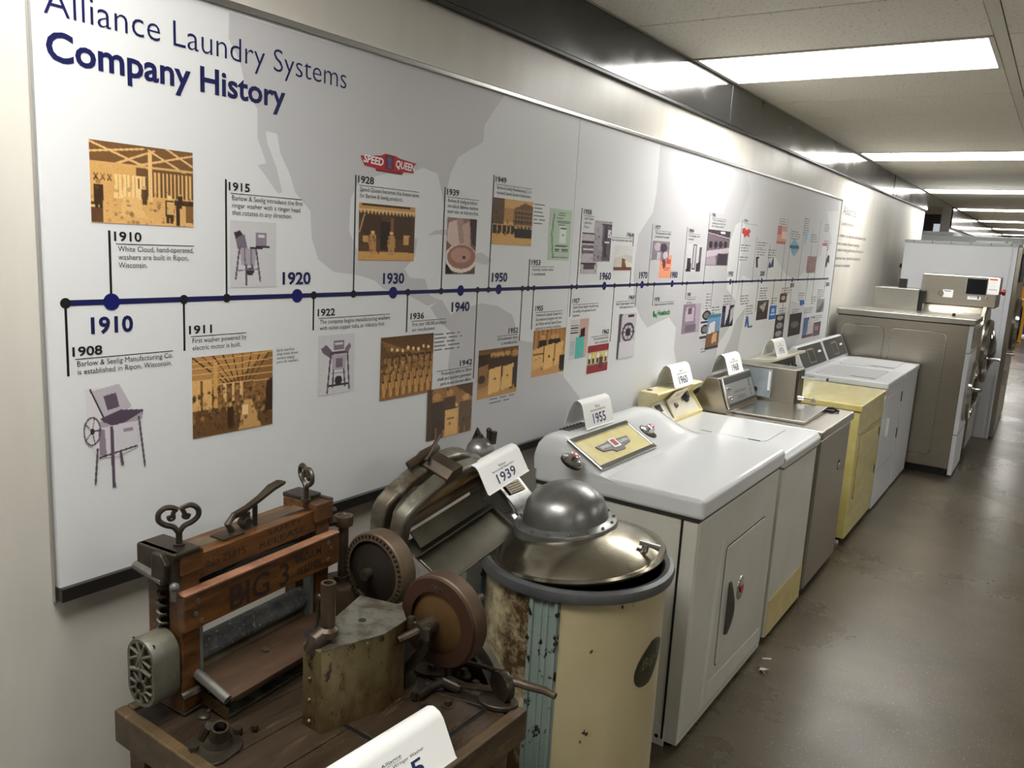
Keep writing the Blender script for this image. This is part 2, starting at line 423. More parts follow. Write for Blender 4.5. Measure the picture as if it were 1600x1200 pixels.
# time line bar, dots, branches
def ty(u): return 474-.0328*(u-102)
a0, a1 = bp_(102, ty(102)), bp_(1294, ty(1294)); zt = 1.7
zt = at(464, ty(464), 'x', XB).z
obj('timeline_bar', B().box(XB, XB+.0008, a0.y, a1.y, zt-.0062, zt+.0062), navy, board)
def dot(u, r, m):
    y = bp_(u, ty(u)).y
    b = B(); b.cyl((XB+.0004, y, zt), (XB+.0014, y, zt), r, seg=28); obj('timeline_dot', b, m, board)
for u in (174, 464, 614, 719.5, 779, 944, 1003, 1050, 1141, 1190, 1238): dot(u, .0188, navy2)
for u in (102, 287, 354, 490, 552, 637, 689, 746, 763, 816, 825, 834, 893, 901, 960, 984, 995, 1012, 1022, 1066, 1073, 1099, 1114, 1145, 1150, 1160, 1175, 1185, 1210, 1220, 1228, 1247, 1262, 1268, 1272, 1293.5): dot(u, .0112, ink)
def branch(u, u2, v2):
    y = bp_(u, ty(u)).y; z = bp_(u2, v2).z
    obj('marker_line', B().box(XB, XB+.0006, y-.0026, y+.0026, min(z, zt), max(z, zt)), ink, board)
for q in ((174, 170, 360), (354, 352, 280), (552, 554, 273), (689, 693, 292), (763, 771, 273), (825, 829, 405), (901, 910, 325), (984, 991, 365), (1012, 1022, 350), (1066, 1075, 355), (1099, 1111, 333), (1150, 1161, 345), (1175, 1183, 370), (1197, 1203, 383), (1220, 1231, 340), (1228, 1237, 358), (1247, 1256, 337), (1262, 1271, 360), (1272, 1282, 345), (1287, 1296, 385),
          (102, 107, 588), (287, 289, 548), (490, 491, 516), (637, 636, 519), (746, 741, 591), (816, 811, 533), (834, 831, 515), (893, 890, 495), (960, 953, 534), (995, 992, 480), (1022, 1019, 478), (1073, 1070, 468), (1114, 1110, 485), (1145, 1141, 473), (1160, 1157, 471), (1185, 1179, 487), (1210, 1206, 480), (1228, 1222, 500), (1238, 1233, 500), (1262, 1258, 470), (1272, 1268, 470), (1290, 1287, 460)): branch(*q)

def line(b, s, u0, v0, u1, caph, bold=0, right=False, slant=0):
    "one printed line: baseline starts at pixel (u0,v0), runs to pixel column u1, capital height caph metres"
    p0 = bp_(u0, v0); 
    y1 = at(u1, v0, 'x', XB).y
    text(b, s, lambda x, y: Vector((XB+.0010, p0.y+x, p0.z+y)), caph, y1-p0.y, bold, slant)
def heading(s, u0, v0, u1, caph, bold=0, m=navy, name='heading'):
    b = B(); line(b, s, u0, v0, u1, caph, bold); obj(name, b, m, board, flat=True)
heading('Alliance Laundry Systems', 68, 20, 543, .055, -.009)
heading('Company History', 72, 92, 446, .055, .022)
for s, u0, v0, u1 in (('1910', 142, 521, 208), ('1920', 441, 444, 485), ('1930', 598, 443, 631), ('1940', 705, 487, 733), ('1950', 768, 440, 792), ('1960', 937, 437, 954), ('1970', 998, 435, 1011), ('1980', 1047, 434, 1058), ('1990', 1137, 432, 1145), ('2000', 1187, 431, 1194), ('2010', 1234, 449, 1240), ('2020', 1290, 447, 1295)):
    heading(s, u0, v0, u1, .031 if u0 > 200 else .034, .03, name='decade_figure')
b = B()
for s_, v_, u_ in (('Early machine', 549.5, 459), ('shop scene shows', 555.5, 465), ('workers making', 562, 459), ('parts for washers.', 568, 466)): line(b, s_, 432, v_, u_, .0075, .0, slant=.2)
obj('small_print', b, inkgrey, board, flat=True)
# captions: (year, u0, baseline v, u1, rule u1, [(text, u1)...], year cap height, line pitch in metres)
def caption(yr, u0, v0, u1, ur, lines, ch=.0195, uL=None, pitch=.0180, th=.0118, right=False):
    b = B()
    line(b, yr, u0, v0, u1, ch, .022)
    p0 = bp_(u0, v0); yL = at(uL if uL else u0+2, v0, 'x', XB).y; yR = at(ur, v0, 'x', XB).y
    b.box(XB, XB+.0006, min(yL, p0.y+.008), yR, p0.z-.0078, p0.z-.0062)
    for k, (s, ue) in enumerate(lines):
        z = p0.z-.0232-pitch*k; ye = at(ue, v0, 'x', XB).y
        ys = yL+.004
        if right: ys, ye = ye, yR
        text(b, s, lambda x, y, z=z, ys=ys: Vector((XB+.0010, ys+x, z+y)), th, ye-ys, 0)
    obj('caption', b, ink, board, flat=True)
caption('1910', 178, 376, 221, 303, [('White Cloud, hand-operated,', 302), ('washers are built in Ripon,', 294), ('Wisconsin.', 229)], uL=181)
caption('1915', 357, 297, 390, 472, [('Barlow & Seelig introduce the first', 473), ('ringer washer with a ringer head', 469), ('that rotates in any direction.', 456)], uL=360)
caption('1908', 113, 557, 160, 270, [('Barlow & Seelig Manufacturing Co.', 270), ('is established in Ripon, Wisconsin.', 268)], uL=117)
caption('1911', 295, 522, 331, 385, [('First washer powered by', 385), ('electric motor is built.', 376)], uL=298)
caption('1922', 496, 494, 523, 609, [('The company begins manufacturing washers', 609), ('with nickel copper tubs, an industry first.', 601)], uL=498)
caption('1928', 559, 285, 584, 655, [('Speed Queen becomes the brand name', 655), ('for Barlow & Seelig products.', 630)], uL=561)
caption('1936', 641, 499, 662, 697, [('First year 100,000 products', 697), ('are manufactured.', 680)], uL=643)
caption('1939', 698, 304, 717, 749, [('Barlow & Seelig products', 746), ('introduce lifetime stainless', 748), ('steel tubs, an industry first.', 749)], uL=699)
caption('1949', 774, 284, 791, 831, [('Barlow & Seelig Manufacturing Co. is', 831), ('renamed Speed Queen Corporation.', 831)], uL=776)
caption('1942', 718, 572, 737, 737, [('Production shifts to 20mm', 690), ('shells and airplane generator', 684), ('parts to aid the war effort.', 689)], uL=683, right=True)
caption('1952', 794, 521, 809, 809, [('First automatic dryer', 778), ('is manufactured.', 784)], uL=777, right=True)
caption('1953', 830, 414, 844, 866, [('Automatic clothes washer', 865), ('is manufactured.', 853)], uL=831)
caption('1955', 836, 486, 848, 879, [("Hollywood's popular Queen For a", 879), ('Day television program with host', 878), ('Jack Bailey awarded Speed Queen', 878), ('appliances to winning contestants.', 878)], uL=837)
caption('1958', 912, 334, 924, 929, [('Speed Queen', 928), ('celebrates', 925), ('50 years.', 922)], uL=913)
caption('1957', 894, 474, 905, 935, [('Speed Queen begins manufacturing', 935), ('and selling coin-operated laundry', 932), ('equipment.', 907)], uL=895)
caption('1964', 979, 370, 989, 989, [('New coin operated center opens.', 956)], uL=956, right=True)
caption('1962', 941, 522, 951, 951, [('Coin operated tumbler', 928), ('dryer is introduced.', 930)], uL=924, right=True)
caption('1969', 982, 468, 991, 991, [('Speed Queen begins selling', 963), ('20 lb washer-extractors.', 969)], uL=963, right=True)
caption('1977', 1023, 358, 1032, 1050, [('The company acquires the tumbler', 1049), ('product line for laundries.', 1047)], uL=1024)
caption('1978', 1022, 471, 1030, 1053, [('Huebsch becomes part of the family.', 1053)], uL=1022)
caption('1984', 1076, 363, 1084, 1094, [('A stainless steel', 1094), ('is introduced.', 1085)], uL=1076)
caption('1985', 1073, 463, 1079, 1088, [('The factory is', 1087), ('grown again.', 1082)], uL=1073)
caption('1986', 1112, 338, 1118, 1136, [('The company is', 1135), ('making laundry for', 1135), ('the whole world.', 1133)], uL=1113)
caption('1994', 1162, 347, 1168, 1184, [('', 1183)], uL=1163)
# far end of the board: print too small to read, set as short grey dashes
def dashes(u0, v0, u1, n, pitch=.0175, h=.006, m=mat('pale_small_print', (112, 110, 114), .5)):
    b = B(); p0 = bp_(u0, v0); y1 = at(u1, v0, 'x', XB).y; rr = random.Random(int(u0*7+v0))
    for k in range(n):
        y = p0.y; e = y1-(y1-p0.y)*rr.choice((0, .08, .2, .4 if k == n-1 else .1))
        while y < e-.01:
            d = min(rr.uniform(.025, .085), e-y); b.box(XB, XB+.0005, y, y+d, p0.z-k*pitch-h, p0.z-k*pitch); y += d+.016
    obj('small_print', b, m, board)
for q in ((679, 522, 722, 5, .0135, .0042), (835, 318, 853, 6, .0145, .0042), (765, 618, 803, 3, .0145, .0042), (1158, 382, 1174, 3), (1156, 401, 1174, 2), (1184, 378, 1199, 3), (1183, 389, 1197, 3), (1201, 390, 1214, 4), (1219, 341, 1229, 4), (1238, 361, 1251, 4), (1258, 341, 1266, 8), (1267, 366, 1278, 4), (1289, 350, 1296, 4), (1288, 376, 1296, 3), (1286, 386, 1296, 3), (1188, 450, 1200, 5), (1206, 466, 1215, 3), (1222, 450, 1236, 4), (1218, 482, 1229, 4), (1158, 462, 1171, 4), (1166, 478, 1178, 4), (1131, 462, 1142, 4), (1248, 458, 1258, 4), (1268, 464, 1276, 4), (1238, 484, 1249, 4), (1257, 482, 1270, 3), (1278, 453, 1288, 5), (1272, 494, 1284, 3), (1104, 459, 1112, 6), (1112, 480, 1124, 3), (1095, 545, 1104, 2)):
    dashes(*q)

# ------------------------------------------------------------------ printed pictures on the board
QN = [0]
def quad(name, u0, v0, u1, v1, W, H, bg, fn, cut=False):
    "u0,v0 top-left pixel, u1,v1 bottom-right pixel"
    QN[0] += 1; lf = .0008+(QN[0] % 3)*.0004; p0 = bp_(u0, v0, lf); p1 = bp_(u1, v1, lf)
    q = Pic(W, H, bg); fn(q)
    return q.make(name, board, p0, (0, p1.y-p0.y, 0), (0, 0, p1.z-p0.z), cut)
SEP = (205, 158, 96); DK = (62, 42, 26); MD = (130, 92, 52); LT = (236, 198, 136)
def ph_workshop(q):
    q.G((196, 146, 84), (224, 176, 110)); q.R(0, 0, 1, .3, (120, 84, 48))
    for a in ((0, .02, .55, .28), (1, .05, .45, .25), (0, .14, .5, .04), (.2, .28, .6, .05), (.55, .05, .95, .32), (.72, 0, 1, .2)): q.L(*a, .018, (226, 182, 120))
    q.R(0, .25, 1, .275, (214, 168, 104)); q.R(0, .28, .42, .62, (214, 166, 100)); q.R(.42, .29, 1, .64, (110, 76, 44))
    for k in range(10): q.R(.6+k*.04, .32, .615+k*.04, .66, (220, 176, 112))
    q.R(.545, .08, .575, .7, (232, 190, 128))
    for x in (.22, .30, .38, .45): q.P([(x, .38), (x+.06, .38), (x+.055, .5), (x+.07, .68), (x-.01, .68), (x+.005, .5)], (240, 204, 140)); q.L(x+.033, .4, x+.033, .66, .008, (190, 146, 90))
    for x in (.04, .1, .16): q.L(x, .4, x+.03, .47, .01, DK); q.L(x+.03, .4, x, .47, .01, DK)
    q.P([(.3, .66), (.44, .66), (.52, .92), (.26, .9)], (228, 184, 118))
    q.R(.8, .66, 1, .72, DK); q.R(.82, .72, .85, 1, DK); q.R(.92, .72, .99, .95, MD); q.R(0, .74, .1, 1, (96, 66, 38)); q.R(0, .78, .08, .81, LT)
    q.man(.07, .82, .36, DK, (170, 120, 70)); q.man(.75, .97, .38, (70, 50, 30), LT); q.R(.72, .68, .79, .85, (210, 170, 110)); q.man(.5, .74, .24, (80, 55, 32)); q.man(.86, .76, .2, DK)
    q.N(8, 46, (120, 84, 48), .55, 1)
quad('photo_print', 138, 217, 302, 355, 128, 104, SEP, ph_workshop)
def ph_shop(q):
    q.G((150, 108, 62), (128, 92, 54)); q.P([(0, 0), (1, 0), (.55, .3), (.2, .42), (0, .3)], (186, 138, 80))
    for k in range(9): q.L(.12*k, 0, .45+.03*k, .42, .012, DK)
    for k in range(5): q.L(0, .08+.07*k, 1, .02+.09*k, .008, (220, 176, 112))
    q.R(0, .3, .23, .68, (226, 180, 112)); q.R(.1, .3, .12, .68, MD)
    for k in range(7): q.R(.32+k*.05, .36, .35+k*.05, .6, (224, 184, 122)) if k % 2 else None
    q.R(.255, .08, .295, 1, (214, 164, 96)); q.R(0, .66, 1, 1, (110, 78, 46)); q.P([(.55, 1), (.62, .62), (.72, .62), (.85, 1)], (206, 160, 100))
    q.N(7, 130, (50, 34, 20), .42, .95); q.N(5, 60, (208, 162, 98), .42, .8)
    q.man(.45, .95, .34, DK); q.R(.6, .68, .67, .8, (240, 208, 150)); q.P([(.92, .4), (1, .36), (1, .8), (.9, .8)], DK)
quad('photo_print', 299, 559, 425, 662, 104, 80, MD, ph_shop)
def ph_store(q):
    q.G((84, 58, 36), (96, 68, 42)); q.R(0, 0, 1, .12, (196, 150, 90)); q.R(.05, .01, .9, .05, DK)
    for k in range(16): q.P([(k/16, .1), ((k+1)/16, .1), ((k+.5)/16, .18)], (230, 190, 130))
    q.R(.06, .2, .38, .62, (70, 48, 30)); q.R(.62, .2, .95, .62, (70, 48, 30)); q.R(.38, .3, .55, .8, (40, 28, 18)); q.R(.55, .24, .6, .8, MD)
    q.R(.07, .56, .17, .68, (200, 156, 98)); q.R(.8, .52, .92, .7, (206, 160, 100)); q.L(.1, .2, .02, .5, .01, LT)
    q.R(0, .84, 1, 1, (206, 158, 96)); q.man(.24, .88, .42, (186, 140, 84), (226, 180, 120)); q.man(.57, .9, .44, (190, 146, 90), (226, 180, 120))
    q.R(.9, .55, 1, .85, (90, 62, 38)); q.N(10, 40, DK, .2, .85)
quad('photo_print', 561, 316, 646, 408, 80, 80, MD, ph_store)
def ph_tub(q):
    q.G((150, 118, 112), (96, 70, 66)); q.P([(.05, .1), (.45, 0), (.6, .5), (.3, .55), (0, .4)], (214, 190, 180)); q.P([(.3, 0), (.5, 0), (.7, .4), (.45, .5)], (172, 144, 136)); q.P([(.5, .12), (.75, .05), (.8, .5), (.62, .52)], (196, 166, 154)); q.P([(.75, 0), (1, 0), (1, .5), (.85, .45)], (60, 44, 44))
    q.E(.5, .72, .56, .26, (232, 218, 206)); q.E(.52, .69, .48, .22, (156, 114, 100)); q.E(.5, .66, .34, .14, (186, 146, 130)); q.E(.6, .7, .05, .03, (60, 40, 38)); q.P([(0, .8), (.2, .95), (.2, 1), (0, 1)], (26, 22, 22)); q.N(6)
quad('photo_print', 699, 339, 741, 428, 40, 76, MD, ph_tub)
def ph_street(q):
    q.G((210, 162, 98), (214, 168, 104)); q.R(0, 0, .27, .55, (92, 66, 40)); q.R(.27, .2, .5, .5, (180, 136, 82)); q.R(.5, .2, 1, .55, (130, 94, 56)); q.P([(.5, .2), (.8, .05), (1, .12), (1, .2)], (110, 78, 46))
    for k in range(3):
        for j in range(6): q.R(.55+j*.075, .25+k*.1, .59+j*.075, .31+k*.1, (60, 44, 28))
    for k in range(9): q.R(.03+k*.11, .58, .10+k*.11, .72, (44, 32, 22)); q.E(.05+k*.11, .74, .03, .03, (30, 22, 16))
    for k in range(5): q.man(.6+k*.09, .84, .26, (36, 26, 18))
    q.N(9, 25, DK, .45, .8)
quad('photo_print', 771, 308, 829, 384, 44, 54, SEP, ph_street)
def ph_ad(q):
    g = (60, 70, 64); q.R(.48, .33, .78, .66, (222, 232, 222)); q.R(.5, .35, .76, .38, g)
    for y, a, c in ((.06, .4, .7), (.11, .36, .66), (.17, .3, .6), (.22, .34, .95), (.25, .34, .9), (.30, .4, .7), (.7, .35, .9), (.72, .3, .8), (.78, .3, .5), (.78, .6, .9), (.82, .3, .5), (.82, .6, .9), (.93, .25, .9)): q.R(a, y, c, y+.018, g)
    for x in (.12, .16): q.L(x+.06, .1, x, .5, .02, (120, 140, 124)); q.L(x, .5, x+.1, .95, .02, (120, 140, 124))
    q.E(.64, .5, .04, .02, g); q.N(4)
quad('photo_print', 860, 325, 889, 407, 30, 70, (184, 204, 182), ph_ad)
def ph_factory(q):
    q.G((96, 68, 42), (150, 108, 62))
    for k in range(7): q.L(.02*k, .05+.03*k, .6+.06*k, .3, .012, (150, 110, 66))
    for k in range(8): q.E(.2+k*.1, .2+.02*(k % 3), .02, .03, (240, 210, 150))
    for r in range(4):
        for k in range(8):
            x = .04+k*.12+r*.03; y = .88-r*.13; q.P([(x, y-.16), (x+.075, y-.18), (x+.07, y+.06), (x+.01, y+.08)], (204-r*14, 156-r*12, 94-r*8)); q.E(x+.037, y-.17, .037, .022, (70, 48, 30)); q.L(x+.08, y-.17, x+.078, y+.06, .012, (58, 40, 26))
    q.N(9, 60, DK, .25, .6); q.N(5, 30, LT, .3, .6)
quad('photo_print', 595, 528, 674, 612, 76, 76, MD, ph_factory)
def ph_trio(q):
    q.G((150, 110, 66), (176, 130, 78)); q.P([(.6, 0), (1, 0), (1, .3)], (90, 64, 40)); q.R(.4, .36, .62, .9, (218, 172, 106)); q.E(.53, .4, .14, .05, (236, 196, 134))
    q.man(.2, 1.05, .98, (66, 46, 30), (190, 140, 84)); q.man(.48, .85, .8, (78, 56, 36), (196, 146, 90)); q.man(.85, 1.05, .86, (100, 74, 46), (206, 158, 98)); q.R(.4, .46, .68, 1, (226, 180, 112)); q.R(.44, .62, .58, .66, MD); q.R(0, .0, .1, 1, (80, 56, 36)); q.N(9, 14)
quad('photo_print', 668, 610, 735, 672, 46, 56, MD, ph_trio)
def ph_dryers(q):
    q.G((120, 86, 52), (196, 150, 90)); q.R(0, .1, .28, .5, (58, 42, 28)); q.P([(.02, .35), (.25, .3), (.26, .75), (.02, .8)], (150, 110, 66)); q.E(.1, .6, .08, .09, (70, 50, 32))
    for x in (.36, .5, .62, .72): q.man(x, .7, .64, (66, 48, 32), (196, 148, 92))
    q.man(.92, .9, .85, (60, 44, 30), (190, 140, 84)); q.P([(.28, .42), (.56, .38), (.55, .9), (.27, .94)], (236, 190, 120)); q.P([(.62, .4), (.88, .36), (.86, .86), (.6, .9)], (232, 186, 116)); q.E(.42, .63, .02, .02, DK); q.E(.74, .6, .02, .02, DK); q.N(8, 18, DK, 0, .4)
quad('photo_print', 748, 548, 806, 612, 44, 56, MD, ph_dryers)
def ph_quiz(q):
    q.G((180, 130, 76), (206, 156, 94))
    for k in range(8): q.R(.13*k, 0, .13*k+.02, .4, (150, 106, 60))
    for x in (.28, .58, .72): q.man(x, .72, .62, (44, 32, 24), (206, 156, 100))
    q.P([(0, .42), (.3, .36), (.33, .78), (0, .86)], (224, 178, 112)); q.R(.02, .5, .3, .53, MD); q.P([(.36, .36), (.64, .32), (.63, .84), (.36, .88)], (232, 186, 118)); q.P([(.7, .34), (.92, .3), (.9, .78), (.68, .84)], (228, 182, 114)); q.E(.5, .6, .02, .02, DK); q.man(.93, .98, .46, (40, 28, 20)); q.N(8, 6)
quad('photo_print', 834, 517, 880, 580, 40, 56, SEP, ph_quiz)
GP = (120, 108, 118); GL = (214, 208, 214); GD = (52, 42, 54); BG = (206, 207, 209)
def mach_1908(q):
    q.P([(.1, .02), (.3, .02), (.45, .32), (.5, .62), (.2, .62), (.12, .3)], (222, 218, 222), .6); q.P([(.2, .04), (.6, .0), (.78, .22), (.36, .32)], (186, 180, 188)); q.P([(.36, .1), (.55, .08), (.6, .22), (.42, .24)], (96, 84, 98)); q.L(.17, .03, .37, .33, .02, GD)
    q.P([(.3, .31), (.62, .25), (.98, .28), (.95, .36), (.42, .40)], (84, 70, 86)); q.P([(.3, .33), (.55, .42), (.96, .30), (.96, .36), (.54, .48), (.3, .4)], (168, 160, 170))
    q.P([(.25, .4), (.92, .38), (.86, .64), (.55, .70), (.3, .68)], (208, 204, 210)); q.P([(.27, .4), (.36, .42), (.38, .68), (.28, .66)], (140, 130, 142)); q.L(.28, .68, .86, .63, .02, GD)
    for x0, y0, x1, y1, w_ in ((.47, .42, .48, 1, .05), (.25, .6, .2, .92, .03), (.9, .35, .98, .84, .03), (.6, .68, .62, .78, .04)): q.L(x0, y0, x1, y1, w_, (92, 78, 96))
    for k in range(24): q.L(.18+.12*math.cos(k*PI/12), .42+.13*math.sin(k*PI/12), .18+.12*math.cos((k+1)*PI/12), .42+.13*math.sin((k+1)*PI/12), .02, (96, 84, 98))
    for k in range(5): q.L(.18, .42, .18+.11*math.cos(k*1.26), .42+.12*math.sin(k*1.26), .012, GD)
    q.E(.18, .42, .03, .03, GD); q.R(.66, .44, .8, .47, (150, 140, 152))
quad('drawing_print', 122, 607, 228, 750, 112, 148, BG, mach_1908, True)
def mach_1915(q):
    q.R(0, 0, 1, 1, (205, 205, 208)); q.P([(.1, .22), (.3, .2), (.36, .4), (.16, .42)], (120, 108, 122)); q.P([(.08, .18), (.2, .14), (.26, .2), (.12, .26)], GD); q.R(.55, .16, .78, .36, (140, 130, 142)); q.R(.6, .2, .74, .24, GL); q.R(.55, .36, .85, .4, GD); q.R(.42, .38, .7, .42, GD)
    q.P([(.2, .4), (.55, .42), (.52, .68), (.24, .66)], (168, 160, 170)); q.L(.3, .42, .32, .66, .03, GP); q.L(.44, .42, .44, .66, .03, GP)
    for a in ((.2, .4, .12, .86), (.34, .66, .34, .96), (.55, .42, .64, .9), (.46, .66, .5, .76)): q.L(*a, .035, (96, 84, 98))
    q.E(.42, .76, .08, .06, GD); q.L(.16, .74, .6, .72, .025, GP); q.N(5)
quad('drawing_print', 359, 344, 431, 448, 72, 96, (205, 205, 208), mach_1915)
def mach_1922(q):
    q.R(0, 0, 1, 1, (208, 208, 211)); q.P([(.08, .22), (.22, .16), (.42, .32), (.36, .4), (.14, .3)], (110, 98, 112)); q.R(.42, .1, .7, .26, (130, 118, 132)); q.R(.46, .14, .66, .18, GL); q.R(.34, .28, .84, .33, (84, 72, 86)); q.P([(.72, .26), (.86, .16), (.9, .22), (.8, .32)], GP); q.P([(.36, .34), (.78, .34), (.74, .6), (.4, .6)], (176, 168, 178)); q.R(.48, .4, .66, .56, GP)
    for a in ((.34, .33, .26, .96), (.8, .33, .86, .94), (.42, .6, .4, .88), (.7, .6, .74, .88)): q.L(*a, .04, (88, 76, 90))
    q.R(.3, .84, .84, .87, GD); q.E(.56, .78, .1, .08, GD); q.R(.36, .64, .76, .66, GP); q.N(5)
quad('drawing_print', 497, 525, 552, 610, 60, 84, (208, 208, 211), mach_1922)
def ph_news(q):
    q.G((176, 168, 176), (150, 142, 150)); q.R(.44, .06, 1, .1, GD)
    q.P([(.48, .1), (1, .1), (.96, .98), (.5, .98)], (96, 86, 98)); q.R(.6, .12, .72, .9, (60, 52, 62)); q.R(.8, .2, .95, .4, GL); q.R(.62, .5, .9, .54, GL); q.N(14, 40, (40, 34, 42))
quad('photo_print', 930, 344, 952, 409, 26, 52, GP, ph_news)
quad('photo_print', 910, 363, 932, 428, 26, 50, (190, 184, 190), lambda q: (q.R(0, 0, 1, .04, GD), q.R(0, .2, 1, .25, GD), q.R(.05, .3, .95, .5, (110, 100, 112)), q.R(.1, .38, .9, .42, GL), q.R(.02, .72, .9, .76, GD), q.R(.2, .76, .8, .88, (84, 74, 86)), q.N(10, 20, GP)))
quad('photo_print', 961, 383, 986, 423, 26, 32, (208, 204, 198), lambda q: (q.P([(0, 0), (1, 0), (1, .4), (.6, .35), (0, .5)], (218, 216, 214)), q.P([(.45, .5), (.6, .55), (.9, .95), (.4, .95)], (130, 88, 54)), q.P([(.6, .6), (1, .7), (1, .9), (.7, .85)], (226, 218, 206)), q.R(0, .86, 1, 1, (110, 70, 56)), q.N(4)))
quad('photo_print', 1020, 376, 1044, 406, 26, 30, (140, 128, 140), lambda q: (q.E(.3, .3, .18, .22, (190, 178, 186)), q.E(.65, .35, .2, .25, (70, 58, 72)), q.R(.3, .6, .5, 1, (196, 188, 196)), q.E(.8, .75, .12, .2, (200, 190, 198)), q.N(6, 8, GD)))
quad('photo_print', 1032, 398, 1047, 434, 18, 36, (238, 158, 122), lambda q: (q.P([(.1, .05), (.4, .0), (.5, .5), (.3, .6)], (120, 60, 60)), q.R(.55, .2, .9, .4, (190, 80, 90)), q.R(.4, .55, .9, .6, (150, 60, 60)), q.R(.4, .64, .8, .67, (150, 60, 60)), q.N(4)))
quad('photo_print', 1074, 381, 1093, 425, 22, 40, (206, 204, 208), lambda q: (q.R(.42, 0, .62, .9, (70, 62, 74)), q.R(.46, .05, .58, .85, (190, 186, 192)), q.R(.85, .1, 1, .8, (100, 92, 104)), q.P([(.1, .5), (.3, .5), (.35, 1), (.05, 1)], GD), q.P([(.7, .7), (1, .6), (1, 1), (.7, 1)], GD), q.N(5)))
quad('photo_print', 1107, 358, 1136, 415, 34, 52, (120, 104, 118), lambda q: (q.P([(0, 0), (1, 0), (1, .25), (0, .12)], (60, 48, 58)), q.L(0, .1, 1, .22, .02, GL), q.E(.65, .06, .1, .03, (240, 236, 240)), [q.E(.15+.22*k, .42-.01*k, .08, .1, (40, 30, 40)) or q.E(.15+.22*k, .42-.01*k, .05, .07, (190, 178, 190)) for k in range(4)], q.P([(0, .6), (1, .48), (1, .62), (0, .78)], (196, 184, 194)), q.R(.5, .66, .95, 1, (56, 46, 58)), q.P([(0, .8), (.4, .72), (.45, 1), (0, 1)], (170, 156, 168)), q.N(6)))
quad('photo_print', 892, 500, 916, 558, 30, 60, (208, 208, 210), lambda q: (q.P([(.5, 0), (1, 0), (.95, 1), (.45, 1)], (206, 172, 160)), q.P([(.35, .45), (.8, .42), (.8, 1), (.35, 1)], (96, 190, 180)), q.P([(.6, .25), (.8, .22), (.82, .44), (.55, .46)], (30, 24, 30)), [q.R(.02, .14+k*.06, .42, .165+k*.06, (120, 40, 50) if k == 2 else (40, 40, 44)) for k in range(4)], [q.R(.05, .55+k*.05, .28, .565+k*.05, (130, 150, 150)) for k in range(7)]))
quad('photo_print', 919, 541, 948, 578, 34, 40, (150, 44, 52), lambda q: (q.R(0, .25, 1, .68, (206, 190, 150)), [q.E(.1+k*.2, .38, .06, .09, (226, 214, 80) if k % 2 else (236, 232, 220)) for k in range(5)], [q.R(.05+k*.2, .48, .12+k*.2, .66, (40, 34, 30)) for k in range(5)], q.R(0, .68, 1, .74, (120, 96, 80)), q.man(.65, .85, .5, (90, 60, 60)), q.N(6)))
quad('drawing_print', 968, 491, 989, 557, 26, 52, (200, 196, 202), lambda q: (q.P([(0, 0), (.15, 0), (.1, 1), (0, 1)], (90, 80, 92)), q.E(.56, .42, .36, .22, (74, 64, 76)), q.E(.56, .42, .26, .16, (196, 190, 198)), q.E(.56, .42, .14, .09, (40, 32, 42)), [q.L(.56, .42, .56+.34*math.cos(k*.785), .42+.2*math.sin(k*.785), .04, (60, 50, 62)) for k in range(8)], q.R(.5, .02, .85, .08, GD), q.R(.12, .62, .95, .97, (214, 210, 216))))
quad('photo_print', 1068, 476, 1091, 518, 24, 34, (146, 130, 148), lambda q: (q.P([(.2, .1), (.6, .15), (.6, .6), (.15, .6)], (190, 176, 190)), q.R(.3, .15, .5, .35, (96, 80, 98)), q.P([(.7, 0), (1, 0), (1, 1), (.8, 1)], (180, 166, 180)), q.R(.2, .7, .8, .95, (120, 104, 122)), q.N(5)))
quad('logo_print', 1096, 484, 1107, 529, 14, 46, (205, 205, 208), lambda q: [q.E(.55, .2, .4, .16, (26, 26, 28)), q.E(.55, .2, .25, .1, (120, 118, 122)), q.R(.1, .38, .95, .45, (26, 26, 28)), q.E(.5, .66, .4, .16, (26, 26, 28)), q.E(.5, .66, .25, .1, (120, 118, 122)), q.R(.05, .88, .9, .97, (26, 26, 28))])
quad('photo_print', 1106, 492, 1121, 543, 20, 46, (110, 150, 190), lambda q: (q.R(0, 0, 1, .1, (60, 130, 150)), q.P([(.2, .25), (.6, .2), (.6, .55), (.1, .6)], (220, 214, 206)), q.P([(0, .55), (1, .5), (1, .95), (0, .95)], (120, 84, 60)), q.P([(.5, .58), (.8, .54), (.8, .8), (.45, .84)], (214, 170, 120)), q.R(0, .93, 1, 1, (40, 26, 20)), q.N(8)))
quad('photo_print', 1129, 478, 1144, 509, 20, 30, (22, 24, 34), lambda q: (q.P([(.3, 0), (.6, 0), (.5, .5), (.3, .9)], (208, 206, 214)), q.P([(.75, .2), (1, .1), (1, .6), (.7, .9)], (190, 190, 200)), q.R(0, .3, .2, .8, (60, 70, 110))))
quad('photo_print', 1216, 352, 1227, 382, 14, 26, (214, 150, 128), lambda q: (q.R(0, 0, .4, .5, (190, 90, 80)), q.R(.5, .3, 1, .7, (236, 206, 190)), q.R(0, .85, 1, 1, (180, 80, 76))))
quad('photo_print', 1262, 400, 1273, 426, 14, 24, (150, 110, 112), lambda q: q.N(30))
quad('photo_print', 1184, 470, 1198, 498, 16, 26, (56, 44, 40), lambda q: (q.P([(.2, .3), (.8, .1), (.6, .6)], (180, 168, 160)), q.N(14)))
quad('photo_print', 1203, 478, 1211, 498, 10, 22, (36, 110, 190), lambda q: (q.R(.3, .2, .7, .5, (160, 200, 230)), q.R(.2, .6, .8, .7, (220, 230, 240))))
quad('photo_print', 1219, 459, 1228, 472, 12, 14, (60, 24, 26), lambda q: q.E(.5, .5, .25, .25, (190, 150, 140)))
